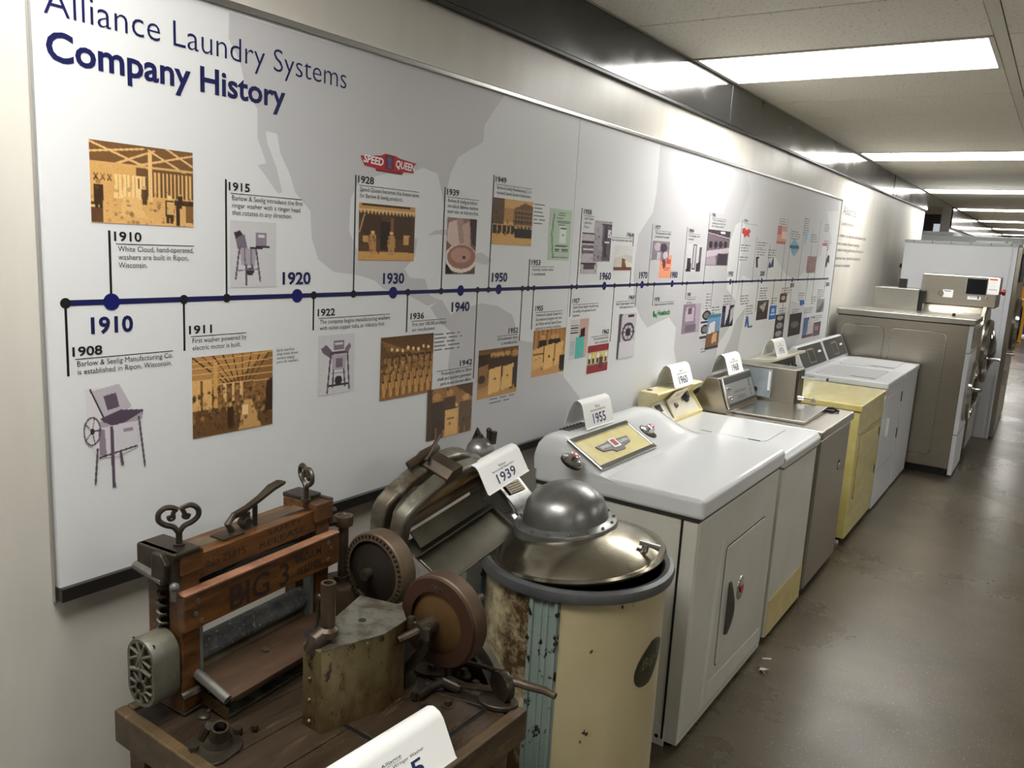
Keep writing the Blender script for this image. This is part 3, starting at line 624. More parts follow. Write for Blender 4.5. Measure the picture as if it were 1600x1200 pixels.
quad('photo_print', 1234, 491, 1249, 522, 16, 28, (34, 32, 34), lambda q: (q.E(.5, .5, .3, .15, (110, 106, 104)), q.N(8)))
quad('photo_print', 1256, 497, 1269, 525, 16, 26, (90, 110, 160), lambda q: (q.P([(.5, 0), (1, .1), (.9, 1), (.4, 1)], (206, 200, 196)), q.R(0, .85, 1, 1, (110, 50, 50)), q.N(12)))
quad('photo_print', 1272, 504, 1280, 523, 12, 20, (100, 84, 90), lambda q: (q.R(.2, .3, .7, .6, (170, 130, 120)), q.N(14)))
quad('photo_print', 1277, 468, 1286, 487, 12, 20, (150, 148, 150), lambda q: (q.P([(.1, .9), (.8, .2), (1, .5), (.6, 1)], (90, 88, 92)),))
quad('logo_print', 1285, 380, 1290, 399, 8, 18, (222, 222, 224), lambda q: q.R(0, 0, 1, .2, (190, 60, 56)))
quad('logo_print', 1212, 492, 1221, 538, 12, 44, (30, 30, 32), lambda q: (q.E(.5, .12, .3, .07, (170, 170, 172)), q.E(.5, .36, .3, .09, (150, 150, 152)), q.E(.5, .62, .3, .09, (160, 160, 162)), q.R(.3, .8, .8, .9, (180, 180, 182))))
for u0, v0, u1, v1 in ((1181, 402, 1184, 418), (1182, 401, 1186, 404)): obj('logo_print', B().poly([bp_(u0, v0), bp_(u0, v1), bp_(u1, v1), bp_(u1, v0)]), ink, board, flat=True)
# printed emblems
redm = mat('emblem_red', (178, 24, 40), .35); redd = mat('emblem_dark_red', (120, 16, 30), .35); whi = mat('emblem_white', (235, 235, 235), .4)
def flatpoly(name, pts, m, lift=.0011): obj(name, B().poly([bp_(u, v, lift) for u, v in pts]), m, board, flat=True)
flatpoly('emblem_print', [(563, 243), (595, 243), (602, 240), (618, 244), (625, 248), (650, 256), (646, 271), (630, 269), (628, 273), (587, 267), (586, 263), (569, 258)], redm)
flatpoly('emblem_print', [(587, 264), (629, 270), (627, 273), (588, 267)], redd, .0013)
flatpoly('emblem_print', [(601, 241), (616, 244), (615, 266), (601, 264)], redd, .0013)
flatpoly('emblem_print', [(606, 246), (611, 246), (612, 252), (610, 258), (613, 263), (605, 263), (607, 255), (604, 250)], mat('emblem_blue', (70, 80, 130), .4), .0015)
b = B(); p = bp_(567, 255); ye = at(598, 255, 'x', XB).y
text(b, 'SPEED', lambda x, y: Vector((XB+.0018, p.y+x, p.z+.005+y-.05*x)), .021, ye-p.y, .03, .2)
obj('emblem_lettering', b, whi, board, flat=True); b = B()
p2 = bp_(617, 264); ye2 = at(647, 264, 'x', XB).y
text(b, 'QUEEN', lambda x, y: Vector((XB+.0018, p2.y+x, p2.z+.006+y-.07*x)), .021, ye2-p2.y, .03, .2)
obj('emblem_lettering', b, whi, board, flat=True)
grn = mat('green_ink', (10, 120, 50), .4)
b = B(); line(b, 'Huebsch', 1027, 493, 1046, .026, .035); obj('logo_lettering', b, grn, board, flat=True)
flatpoly('logo_print', [(1020, 487), (1022, 485), (1023, 492), (1025, 489), (1026, 498), (1024, 496), (1023, 493), (1022, 497), (1020, 494)], grn)
rm = mat('logo_red', (206, 44, 44), .4); bl = mat('logo_blue', (30, 92, 170), .4); tl = mat('logo_teal', (96, 176, 196), .4)
flatpoly('logo_print', [(1160, 357), (1164, 356), (1166, 360), (1170, 357), (1173, 362), (1170, 366), (1171, 371), (1166, 368), (1163, 372), (1162, 366), (1159, 364)], rm)
flatpoly('logo_print', [(1241, 373), (1245, 378), (1248, 384), (1246, 392), (1240, 401), (1236, 392), (1235, 382), (1238, 377)], tl)
flatpoly('logo_print', [(1234, 383), (1248, 384), (1248, 389), (1234, 388)], mat('logo_navy', (30, 44, 110), .4), .0014)
flatpoly('logo_print', [(1249, 470), (1256, 468), (1257, 475), (1250, 478)], bl)
flatpoly('logo_print', [(1163, 511), (1166, 493), (1169, 495), (1170, 510), (1175, 508), (1175, 511), (1168, 512), (1167, 504), (1165, 511)], bl)
flatpoly('logo_print', [(1256, 372), (1259, 360), (1263, 362), (1261, 374), (1257, 383)], mat('logo_pale_blue', (150, 190, 214), .4))
flatpoly('logo_print', [(1201, 412), (1203, 408), (1204, 414), (1207, 405), (1209, 403), (1208, 418), (1205, 417), (1203, 419), (1200, 418)], mat('logo_navy', (30, 44, 110), .4))
flatpoly('logo_print', [(1291, 405), (1294, 398), (1296, 400), (1295, 412), (1293, 409), (1291, 418), (1289, 416)], inkgrey)

# lettering fixed straight to the wall beyond the board
wl = thing('wall_lettering', 'company name and mission statement lettered directly on the wall beyond the board', 'wall lettering', (0, 8.0, 1.9))
def wline(b, s, u0, v0, u1, caph, bold=0, lift=.0006):
    p0 = at(u0, v0, 'x', 0); y1 = at(u1, v0, 'x', 0).y
    text(b, s, lambda x, y: Vector((lift, p0.y+x, p0.z+y)), caph, y1-p0.y, bold)
b = B(); wline(b, 'Alliance', 1317, 335, 1338, .083, -.005); obj('name_lettering', b, navy, wl, flat=True)
b = B(); wline(b, 'Laundry Systems', 1314, 351, 1335, .034, -.008); obj('name_lettering', b, inkgrey, wl, flat=True)
p = at(1314, 318, 'x', 0); q_ = at(1311, 348, 'x', 0)
obj('slash_mark', B().poly([(.0006, p.y, p.z), (.0006, p.y+.045, p.z), (.0006, q_.y+.01, q_.z), (.0006, q_.y-.035, q_.z)]), inkgrey, wl, flat=True)
b = B()
for s, u0, v0, u1 in (('Our mission is to make the world cleaner as the', 1307, 369, 1353), ('premier provider of laundry solutions.', 1305, 382, 1343), ('We deliver leading performance through our', 1304, 392, 1349), ('exceptional team, unmatched quality and', 1302, 405, 1344), ('commitment to innovation.', 1301, 417, 1328)):
    wline(b, s, u0, v0, u1, .030, .0)
obj('statement_lettering', b, inkgrey, wl, flat=True)

# ================================================================== NAME CARDS
cardm = mat('white_card', (232, 232, 230), .5)
cardink = mat('card_navy_ink', (24, 40, 92), .5)
def card(year, sub, label, ridge, yaw, L=.235, H=.115, D=.062):
    "folded paper tent: ridge = centre point of its foot; length along local y"
    o = Vector(ridge); t = thing('name_card', label, 'sign card', o, 'year cards on the machines')
    M = Matrix.Translation(o) @ Matrix.Rotation(yaw, 4, 'Z')
    prof = [(D+.006, 0), (D+.001, .004), (.030, H*.84), (.020, H*.95), (.006, H), (.0, H), (-.014, H*.93), (-.036, H*.55), (-.050, 0)]
    b = B(M); n = len(prof); th = .0014
    inner = [(x*.965-(.0006 if x > 0 else -.0012), max(z-.0014, 0)) for x, z in prof]
    lp = prof+inner[::-1]
    b.loft([[(x, y, z) for x, z in lp] for y in (-L/2, L/2)]); obj('folded_paper', b, cardm, t)
    kL = L/.235; kH = H/.115
    x0, z0 = D+.001, .004; x1, z1 = .030, H*.84; ln = math.hypot(x1-x0, z1-z0); dx, dz = (x1-x0)/ln, (z1-z0)/ln
    def fn(y0, s0):
        return lambda x, y: Vector((x0+dx*(s0+y)+dz*.0006, y0+x, z0+dz*(s0+y)-dx*.0006))
    b = B(M); text(b, year, fn(-.052*kL, .012*kH), .040*kH, .104*kL, .012); obj('year_figures', b, cardink, t, flat=True)
    b = B(M); text(b, sub, fn(-.062*kL, .063*kH), .0078*kH, .124*kL, .0); obj('card_caption', b, inkgrey, t, flat=True)
    b = B(M); text(b, 'Alliance', fn(-.022*kL, .0785*kH), .008*kH, .040*kL, 0); text(b, 'Laundry Systems', fn(-.018*kL, .0735*kH), .0028*kH, .036*kL, 0); obj('card_heading', b, cardink, t, flat=True)
    return t

# ================================================================== WOODEN WRINGER WASHER (nearest)
wood = mat('worn_orange_wood', (108, 70, 34), .36, rgb2=(62, 38, 18), scale=5, stretch=(6, 1, 6), bump=.25, bscale=30, rgb3=(40, 27, 16), scale3=7, thr3=(.50, .68))
wooddk = mat('dark_table_wood', (62, 50, 38), .32, rgb2=(42, 33, 24), scale=4, stretch=(7, 1.2, 4), bump=.3, bscale=24, rgb3=(112, 88, 66), scale3=7, thr3=(.62, .8), rvar=.1)
woodrim = mat('table_rim_wood', (88, 72, 48), .42, rgb2=(60, 45, 28), scale=5, stretch=(5, 1.2, 5), bump=.3, bscale=24, rgb3=(134, 98, 62), scale3=8, thr3=(.6, .75))
iron = mat('brown_cast_iron', (74, 68, 58), .40, .6, rgb2=(54, 44, 34), scale=14, bump=.3, bscale=60)
irong = mat('grey_cast_iron', (104, 104, 98), .5, .4, rgb2=(84, 82, 74), scale=16, bump=.3, bscale=70)
rustp = mat('rusty_painted_iron', (76, 62, 46), .42, .4, rgb2=(54, 43, 32), scale=12, bump=.25, bscale=50)
zinc = mat('tarnished_zinc', (126, 124, 114), .36, .65, rgb2=(92, 84, 70), scale=16, thr=(.44, .56), bump=.1, rvar=.1)
brass = mat('tarnished_brass_sheet', (124, 112, 78), .40, .55, rgb2=(88, 66, 36), scale=7, thr=(.42, .58), rgb3=(48, 40, 28), scale3=42, thr3=(.58, .66), stretch=(1, 1, .6), bump=.08)
rubber = mat('old_rubber_roller', (104, 106, 106), .6, rgb2=(66, 68, 68), scale=20, rgb3=(160, 160, 154), scale3=110, thr3=(.60, .66))
boardwood = mat('red_brown_board', (78, 58, 42), .5, rgb2=(58, 42, 30), scale=6, stretch=(6, 1, 6), rgb3=(118, 92, 66), scale3=9, thr3=(.62, .8), bump=.15)
W1 = thing('wringer_washer', 'old wooden table-top wringer washer with orange wooden wringer frame and brass tank', 'washing machine', (.585, 1.12, 0))
TX0, TX1, TY0, TY1, TZ = .252, .917, .835, 1.412, .85
MT = Matrix.Translation((.585, 1.12, 0)) @ Matrix.Rotation(math.radians(-1.5), 4, 'Z') @ Matrix.Translation((-.585, -1.12, 0))
b = None
# planks of the top, separated by recessed joints
xs = [TX0+.028, .36, .465, .56, .665, .765, TX1-.03]
for a, c in zip(xs, xs[1:]): obj('plank', B(MT).box(a+.0012, c-.0012, TY0+.03, TY1-.04, TZ-.034, TZ-.007), wooddk, W1, bev=.0015)
b = B(MT); b.box(TX0, TX1, TY0, TY0+.028, TZ-.075, TZ); obj('rim_board', b, woodrim, W1, bev=.005)
b = B(MT); b.box(TX0, TX0+.026, TY0+.028, TY1, TZ-.075, TZ); obj('rim_board', b, woodrim, W1, bev=.005)
b = B(MT); b.box(TX1-.028, TX1, TY0+.028, TY1, TZ-.075, TZ-.001); obj('rim_board', b, woodrim, W1, bev=.004)
b = B(MT); b.box(.62, TX1-.028, TY1-.035, TY1, TZ-.075, TZ-.003); obj('rim_board', b, woodrim, W1, bev=.004)
# square hatch cut in the top with dark gap
b = B(MT); b.box(.60, .84, 1.12, 1.345, TZ-.007, TZ-.003); obj('hatch_lid', b, wooddk, W1, bev=.0015)
b = B(MT); b.box(.592, .848, 1.112, 1.353, TZ-.0075, TZ-.0060); obj('hatch_gap', b, blackp, W1)
for x in (TX0+.02, TX1-.085):
    for y in (TY0+.02, TY1-.09):
        b = B(MT); b.hull([(x, y, TZ-.075), (x+.06, y, TZ-.075), (x+.06, y+.06, TZ-.075), (x, y+.06, TZ-.075)], [(x+.005, y+.005, 0), (x+.05, y+.005, 0), (x+.05, y+.05, 0), (x+.005, y+.05, 0)]); obj('leg', b, woodrim, W1, bev=.004)
tubm = mat('peeling_cream_paint', (180, 168, 128), .5, rgb2=(26, 22, 18), scale=7, thr=(.5, .56), bump=.3)
b = B(MT); b.lathe([(.15, .25), (.235, .27), (.245, .775), (.235, .775)], (.60, 1.13, 0), seg=40); obj('wash_tub', b, tubm, W1, label='peeling cream painted tub under the table top')

# --- wringer in its own frame: s along the rollers, n towards the room, h up
WO = Vector((.368, .926, .843)); wa = math.radians(5)
MW = Matrix(((-math.sin(wa), math.cos(wa), 0, WO.x), (math.cos(wa), math.sin(wa), 0, WO.y), (0, 0, 1, WO.z), (0, 0, 0, 1)))
def wb(): return B(MW)
SL = .445
for s0, nm in ((0, 'post'), (SL-.048, 'post')):
    b = wb(); b.box(s0, s0+.045, -.040, .0, 0, .315); o = obj('wringer_post', b, wood, W1, bev=.002)
    b = wb(); b.box(s0, s0+.045, -.105, -.068, .06, .315); obj('wringer_post', b, wood, W1, bev=.002)
    b = wb(); b.box(s0-.006, s0+.052, -.108, .006, .315, .362); obj('end_block', b, wood, W1, bev=.003)
# cap plates: iron hood on the left end, low iron cap on the right
b = wb(); b.box(-.020, .046, -.112, .006, .352, .367); b.box(-.022, -.002, -.110, .002, .300, .367)
b.prism([(-.052, .30), (-.012, .30), (-.004, .345), (-.02, .365), (-.048, .365)], 'x', -.034, -.018)
b.M = MW; obj('end_cap', b, iron, W1, bev=.004)
b = wb(); b.tube([(-.022, -.112, .318), (-.026, -.02, .306)], .010, 10); b.sph(( -.020, .004, .298), .010); b.tube([(-.022, .004, .30), (-.022, .004, .27)], .006); obj('latch_bar', b, irong, W1)
b = wb(); b.box(SL-.052, SL+.006, -.112, -.035, .360, .372); b.box(SL-.006, SL+.008, -.11, .004, .30, .366); b.sph((SL+.010, .0, .33), .010); obj('end_cap', b, iron, W1, bev=.003)
# upper beams (front carries the lettering), grey slot and back beam
b = wb(); b.box(.045, SL-.048, -.036, -.004, .292, .345); obj('top_beam', b, wood, W1, bev=.002)
b = wb(); b.box(.045, SL-.048, -.104, -.072, .285, .340); obj('top_beam', b, wood, W1, bev=.002)
b = wb(); b.box(.045, SL-.048, -.072, -.036, .334, .346); obj('beam_cover', b, mat('dusty_wood', (98, 84, 66), .6, rgb2=(76, 62, 46), scale=8), W1, bev=.002)
b = wb(); b.prism([(.045, .262), (.19, .288), (.33, .280), (SL-.048, .262), (SL-.048, .252), (.33, .268), (.19, .272), (.045, .248)], 'y', -.030, -.014); b2 = b
obj('leaf_spring', b, mat('grey_spring_steel', (92, 92, 88), .5, .5), W1, bev=.001)
b = wb(); b.box(.045, SL-.048, -.074, -.055, .205, .262); obj('back_board', b, wood, W1, bev=.002)
b = wb(); b.box(-.012, SL+.008, .0, .022, .197, .276); fb = obj('front_board', b, wood, W1, bev=.003)
b = wb(); b.box(-.013, SL+.009, -.003, .0245, .276, .281); obj('board_edge', b, mat('scuffed_wood_edge', (150, 108, 82), .6, rgb2=(112, 74, 52), scale=14), fb, bev=.002)
def wfn(s0, h0, n=.0232, hs=1): return lambda x, y: Vector((s0+x, n, h0+y))
dki = mat('faded_black_stencil', (34, 22, 14), .6)
b = wb(); text(b, 'BIG 3', wfn(.105, .205), .052, .175, .012); obj('stencil_lettering', b, dki, fb, flat=True); b = wb(); text(b, 'VACUUM', wfn(.300, .243), .018, .088, .018); obj('stencil_lettering', b, dki, fb, flat=True); b = wb(); text(b, 'WASHER', wfn(.305, .213), .018, .086, .018); obj('stencil_lettering', b, dki, fb, flat=True)
b = wb(); text(b, 'No 25815', wfn(.068, .308, -.0034), .017, .105, .0); obj('stencil_lettering', b, dki, W1, flat=True); b = wb(); text(b, 'SAFETY', wfn(.24, .327, -.0034), .013, .11, .0); obj('stencil_lettering', b, dki, W1, flat=True); b = wb(); text(b, 'RELEASE', wfn(.215, .303, -.0034), .015, .145, .0); obj('stencil_lettering', b, dki, W1, flat=True)
b = wb()
for s, h in ((.022, .258), (.016, .232), (.03, .212), (SL-.03, .262), (SL-.02, .245), (SL-.03, .218)): b.cyl((s, .0222, h), (s, .0245, h), .0055, seg=12)
obj('screw_heads', b, irong, fb)
# pressure springs
for s in (-.006, SL+.004):
    b = wb(); pts = [(s+.009*math.cos(t*.7), -.054+.009*math.sin(t*.7), .175+.0022*t) for t in range(0, 62)]; b.tube(pts, .0032, 6); obj('coil_spring', b, irong, W1)
# ornamental thumbscrews
def thumb(s, ang):
    M2 = MW @ Matrix.Translation((s, -.030, .366)) @ Matrix.Rotation(ang, 4, 'Z')
    b = B(M2); b.cyl((0, 0, 0), (0, 0, .006), .012); b.cyl((0, 0, 0), (0, 0, .034), .0065); o = obj('thumbscrew', b, iron, W1)
    for sg in (-1, 1):
        b = B(M2); pts = [(0, .028), (.010, .042), (.026, .049), (.038, .060), (.038, .075), (.026, .085), (.012, .084), (.002, .078)]
        b.tube(smooth([(sg*x, 0, z) for x, z in pts]), .0058, 8)
        b.tube(smooth([(sg*x, 0, z) for x, z in ((.006, .080), (.011, .070), (.010, .062), (.017, .060), (.020, .067))]), .0048, 8); obj('scroll', b, iron, o)
thumb(.020, math.radians(28)); thumb(SL-.055, math.radians(115))
# release lever on top of the beam
b = wb(); b.box(.125, .185, -.062, -.018, .345, .350); b.tube([(.168, -.04, .352), (.155, -.04, .372), (.172, -.04, .386), (.205, -.04, .388)], .008, 8); b.cyl((.205, -.052, .362), (.205, -.028, .362), .012); b.box(.195, .216, -.046, -.034, .35, .385); b.cyl((.235, -.04, .345), (.235, -.04, .395), .006)
lv = obj('lever_bracket', b, iron, W1, bev=.001)
b = wb(); b.loft([[(s, -.04-w_, h-t), (s, -.04+w_, h-t), (s, -.04+w_, h+t), (s, -.04-w_, h+t)] for s, h, w_, t in ((.17, .388, .007, .004), (.21, .394, .008, .005), (.25, .408, .009, .005), (.285, .424, .013, .005), (.315, .430, .013, .004), (.325, .429, .008, .003))]); obj('release_lever', b, iron, W1, bev=.002)
# rollers
zincr = mat('brown_zinc_roller', (96, 86, 66), .5, .3, rgb2=(74, 64, 48), scale=14)
for h, n in ((.110, -.042), (.058, -.046)):
    b = wb(); b.lathe([(.0, .0), (.026, .0), (.027, .004), (.027, SL-.105), (.026, SL-.10), (0, SL-.10)], (.052, n, h), (1, 0, 0), 28); b.cyl((0, n, h), (SL, n, h), .009); obj('roller', b, rubber if h > .1 else zincr, W1)
for s in (.046, SL-.062): b = wb(); b.box(s, s+.010, -.03, -.004, .055, .19); obj('guide_strip', b, mat('zinc_guide', (118, 124, 122), .5, .4), W1, bev=.001)
# feed board, sloping from the rollers into the room, and drip trough
b = wb(); b.prism([(-.012, .078), (-.012, .066), (.098, .044), (.100, .056)], 'x', .040, SL-.020); fbd = obj('feed_board', b, boardwood, W1, bev=.003)
b = wb(); b.prism([(-.018, .072), (.092, .040), (.086, .030), (-.02, .058)], 'x', .062, SL-.030); obj('under_board', b, boardwood, W1, bev=.002)
b = wb(); b.tube([(.036, -.016, .085), (.034, .03, .074), (.034, .094, .053)], .011, 10, flat=.8); b.sph((.030, -.018, .092), .013, .010, .022); obj('end_bracket', b, irong, fbd)
b = wb(); b.cyl((.20, .03, .0715), (.20, .031, .0755), .008, seg=14); obj('nail_head', b, zinc, fbd)
b = wb(); b.loft([[(.040, -.03, .02), (.040, .085, -.0), (.040, .088, .028), (.040, -.03, .05)], [(.043, -.03, .02), (.043, .085, -.0), (.043, .088, .028), (.043, -.03, .05)]]); obj('trough_end', b, brass, W1, bev=.001)
b = wb(); b.prism([(-.03, .02), (.085, .004), (.085, .007), (-.03, .023)], 'x', .043, SL-.05); obj('drip_trough', b, zinc, W1)
# pierced gear cover on the left end
gcm = mat('grey_green_casting', (112, 112, 100), .5, .35, rgb2=(92, 88, 74), scale=18, bump=.25, bscale=80)
def stadium(r, zc0, zc1, yc, k=14): return [(yc+r*math.cos(t), zc1+r*math.sin(t)) for t in [PI*i/k for i in range(k+1)]]+[(yc+r*math.cos(t), zc0+r*math.sin(t)) for t in [PI+PI*i/k for i in range(k+1)]]
out = stadium(.044, .080, .145, -.048); o_in = stadium(.034, .080, .145, -.048)
b = wb(); b.loft([[(x, n, h) for n, h in lp] for x, lp in ((-.004, out), (-.058, out), (-.064, stadium(.041, .080, .145, -.048)), (-.064, o_in), (-.058, o_in))]); gc = obj('gear_cover', b, gcm, W1)
b = wb()
for k in range(8):
    a = k*PI/4
    for cz in (.148, ): b.tube([(-.063, -.048+.008*math.cos(a), cz+.008*math.sin(a)), (-.063, -.048+.033*math.cos(a+.35), cz+.033*math.sin(a+.35))], .0036, 6)
for k in range(10):
    a = k*PI/5+.2; b.tube([(-.063, -.048+.014*math.cos(a), .082+.014*math.sin(a)), (-.063, -.048+.034*math.cos(a+.15), .082+.034*math.sin(a+.15))], .0036, 6)
b.lathe([(.012, -.002), (.017, -.002), (.017, .003), (.012, .003)], (-.063, -.048, .082), (-1, 0, 0), 20, cap=False)
b.tube([(-.063, -.080, .115), (-.063, -.048, .122), (-.063, -.016, .115)], .005, 6); b.tube([(-.063, -.048, .10), (-.063, -.048, .148)], .005, 6); b.sph((-.062, -.048, .148), .005, .012, .012)
obj('pierced_fretwork', b, gcm, gc)
b = wb(); b.box(-.056, -.054, -.082, -.014, .05, .18); obj('cover_dark_back', b, blackp, gc)
# saddle straps and foot clamp
b = wb(); b.tube([(-.004, .002, .046), (.02, .012, .052), (.05, .006, .048)], .010, 8); b.tube([(.0, -.10, .012), (0, .004, .005), (.046, .006, .012)], .004, 6); b.tube([(.055, .01, .03), (.06, .022, .012), (.040, .03, .0), (.02, .034, -.004)], .006, 8); b.sph((.022, .036, .002), .014, .014, .006); obj('clamp', b, iron, W1)
# floor-fixing bracket at the front left (bolted casting)
bx, by = .503, .90
b = B(); b.loft([[(bx+.05*math.cos(t)*(1.3 if abs(math.cos(t)) > .8 else 1), by+.058*math.sin(t), z) for t in [2*PI*i/20 for i in range(20)]] for z in (TZ-.007, TZ-.001)])
b.M = Matrix.Translation((bx, by, 0)) @ Matrix.Rotation(-.9, 4, 'Z') @ Matrix.Translation((-bx, -by, 0)); sb = obj('socket_plate', b, iron, W1, bev=.002)
b = B(); b.lathe([(.0, .0), (.030, 0), (.026, .012), (.016, .024), (.013, .046), (.017, .046), (.020, .020)], (bx+.005, by+.01, TZ-.003), (.25, -.1, 1), 20); b.cyl((bx-.012, by-.035, TZ), (bx-.012, by-.035, TZ+.010), .010, seg=6); b.cyl((bx+.005, by+.055, TZ), (bx+.005, by+.055, TZ+.010), .010, seg=6); b.cyl((bx+.02, by+.085, TZ), (bx+.02, by+.085, TZ+.008), .008, seg=10); b.tube([(bx-.03, by+.0, TZ), (bx-.016, by+.006, TZ+.03)], .012, 8); obj('socket', b, iron, sb)

# brass-sheet tank with zinc lid
def zt_(u, v, z): p = at(u, v, 'z', z); return (p.x, p.y)
foot = [zt_(472, 1130, TZ-.006), zt_(500, 1147, TZ-.006), zt_(597, 1113, TZ-.006), zt_(630, 1087, TZ-.006)]
ztop = 1.026
foot += [(foot[3][0]-.055, foot[3][1]+.045), (foot[3][0]-.16, foot[3][1]+.02), (foot[0][0]-.02, foot[0][1]+.09)]
b = B(); b.hull([(x, y, TZ-.008) for x, y in foot], [(x, y, ztop) for x, y in foot]); tank = obj('brass_tank', b, brass, W1, bev=.001)
cx_ = sum(p[0] for p in foot)/7; cy_ = sum(p[1] for p in foot)/7
b = B(); b.hull([(cx_+(x-cx_)*1.02, cy_+(y-cy_)*1.02, ztop) for x, y in foot[1:]], [(cx_+(x-cx_)*1.02, cy_+(y-cy_)*1.02, ztop+.003) for x, y in foot[1:]]); obj('tank_lid', b, zinc, W1, bev=.001, label='spotted grey zinc lid of the tank')
b = B(); b.cyl((cx_-.005, cy_+.015, ztop+.0025), (cx_-.005, cy_+.015, ztop+.0036), .009, seg=20); b.lathe([(0, 0), (.028, 0), (.028, .0009), (0, .0009)], (foot[0][0]-.005, foot[0][1]+.045, ztop+.003)); obj('lid_holes', b, blackp, W1)
b = B()
ax_, ay_ = foot[0]; bx_, by_ = foot[1]
for k in range(4): b.sph((ax_*.6+bx_*.4+.001, ay_*.6+by_*.4-.001, TZ+.01+k*.048), .0045, seg=10, rings=6)
for k in range(3): b.sph((bx_+(foot[2][0]-bx_)*(.12+.3*k), by_+(foot[2][1]-by_)*(.12+.3*k), ztop-.008), .003, seg=8, rings=5)
obj('rivets', b, zinc, tank)
# lever standing in the tank mouth
lx, ly = at(512, 985, 'z', 1.05).x, at(512, 985, 'z', 1.05).y
b = B(); b.lathe([(.018, .0), (.024, .004), (.024, .016), (.018, .020), (.0155, .022), (.0155, .118), (.010, .118), (.010, .10)], (lx, ly, 1.038), seg=24); lvp = obj('pump_lever', b, rustp, W1)
b = B(); b.tube([(lx-.002, ly-.005, 1.045), (lx-.006, ly-.022, 1.035), (lx-.010, ly-.038, 1.012)], [.020, .022, .016], 12); obj('socket_elbow', b, iron, W1)
b = B(); b.tube([(lx-.03, ly-.005, 1.03), (lx-.036, ly+.008, 1.07), (lx-.03, ly+.004, 1.11)], .005, 8); b.sph((lx-.03, ly+.004, 1.112), .009, .006, .009); obj('spring_rod', b, iron, W1)

# gear hub, driving wheels behind the tank
p = at(537, 812, 'y', 1.44); px0, py0 = p.x, 1.44
zh = at(535, 905, 'y', 1.44).z
b = B(); b.lathe([(0, -.14), (.058, -.14), (.060, -.008), (.056, 0), (.024, .002), (.024, .014), (.0, .014)], (px0, py0, zh), seg=32); hub = obj('swivel_hub', b, rustp, W1)
b = B(); b.cyl((px0, py0, zh), (px0, py0, p.z-.01), .0135); b.lathe([(0, -.014), (.024, -.014), (.026, 0), (.024, .012), (.018, .012), (.016, .009), (0, .009)], (px0, py0, p.z)); b.tube([(px0, py0, p.z), (px0-.02, py0-.045, p.z-.004)], .014, 10, flat=.7); obj('swivel_post', b, rustp, hub)
def wheel(name, c, r, wdt, mrim, mface, dish=.014, hubr=.018, teeth=0):
    c = Vector(c); b = B(); b.lathe([(r*.80, -.004), (r*.97, 0), (r, .004), (r, wdt-.004), (r*.97, wdt), (r*.80, wdt+.002)], c, (0, 1, 0), 56, cap=False); o = obj(name, b, mrim, W1)
    b = B(); b.lathe([(0, -dish), (hubr, -dish), (r*.45, -dish*.35), (r*.82, .006), (r*.84, wdt*.8), (0, wdt*.8)], c, (0, 1, 0), 48); obj('wheel_face', b, mface, o)
    b = B(); b.cyl(c+Vector((0, -dish-.02, 0)), c+Vector((0, wdt+.02, 0)), hubr*.8); obj('axle', b, iron, o)
    if teeth:
        b = B()
        for k in range(teeth):
            a = 2*PI*k/teeth; b.box(-.0025, .0025, -.003, .004, r*.86, r*.94)
            bmesh.ops.transform(b.bm, matrix=Matrix.Translation(c) @ Matrix.Rotation(a, 4, 'Y'), verts=b.bm.verts[-8:] if False else [v for v in list(b.bm.verts)[-8:]])
        obj('gear_teeth', b, blackp, o)
    return o
darkface = mat('dark_oily_iron', (42, 36, 30), .5, .3, rgb2=(30, 26, 22), scale=9)
copperf = mat('bronze_dish_face', (116, 88, 54), .36, .6, rgb2=(86, 64, 42), scale=6)
wheel('gear_wheel', (at(583, 893, 'y', 1.42).x, 1.42, at(583, 893, 'y', 1.42).z), .100, .052, mat('wheel_rim_brown', (98, 84, 64), .5, .4, rgb2=(78, 60, 46), scale=12), darkface, teeth=44)
p = at(684, 972, 'y', 1.335)
w2 = wheel('gear_wheel', (p.x, 1.335, p.z), .108, .044, mat('wheel_rim_rust', (84, 66, 46), .48, .4, rgb2=(68, 48, 34), scale=12), copperf, dish=.012)
b = B()
b.lathe([(.072, -.006), (.103, -.004), (.105, 0), (.072, 0)], (p.x, 1.333, p.z), (0, 1, 0), 40, cap=False); obj('rim_ring', b, mat('maroon_rim_face', (58, 36, 24), .5, .2), w2)
b = B(); text(b, 'OSM', lambda x, y: Vector((p.x-.018+x, 1.326, p.z+.080+y)), .009, .034, .01); obj('cast_letters', b, zinc, w2)
p3 = at(690, 1075, 'y', 1.50)
for r_, yy, mm in ((.185, 1.47, darkface), (.196, 1.50, mat('dull_pulley_rim', (96, 90, 78), .45, .5))):
    b = B(); b.lathe([(r_*.9, 0), (r_, 0), (r_, .022), (r_*.9, .022)], (p3.x, yy, p3.z), (0, 1, 0), 60, cap=False); pw = obj('belt_pulley', b, mm, W1)
    b = B(); b.lathe([(0, .006), (r_*.905, .006), (r_*.905, .016), (0, .016)], (p3.x, yy, p3.z), (0, 1, 0), 50); obj('pulley_face', b, darkface, pw)
b = B(); b.tube([(p.x, 1.28, p.z), (p.x, 1.50, p.z)], .012, 12); b.tube([(p3.x, 1.2, p3.z), (p3.x, 1.53, p3.z)], .012, 12); obj('drive_shaft', b, iron, W1)
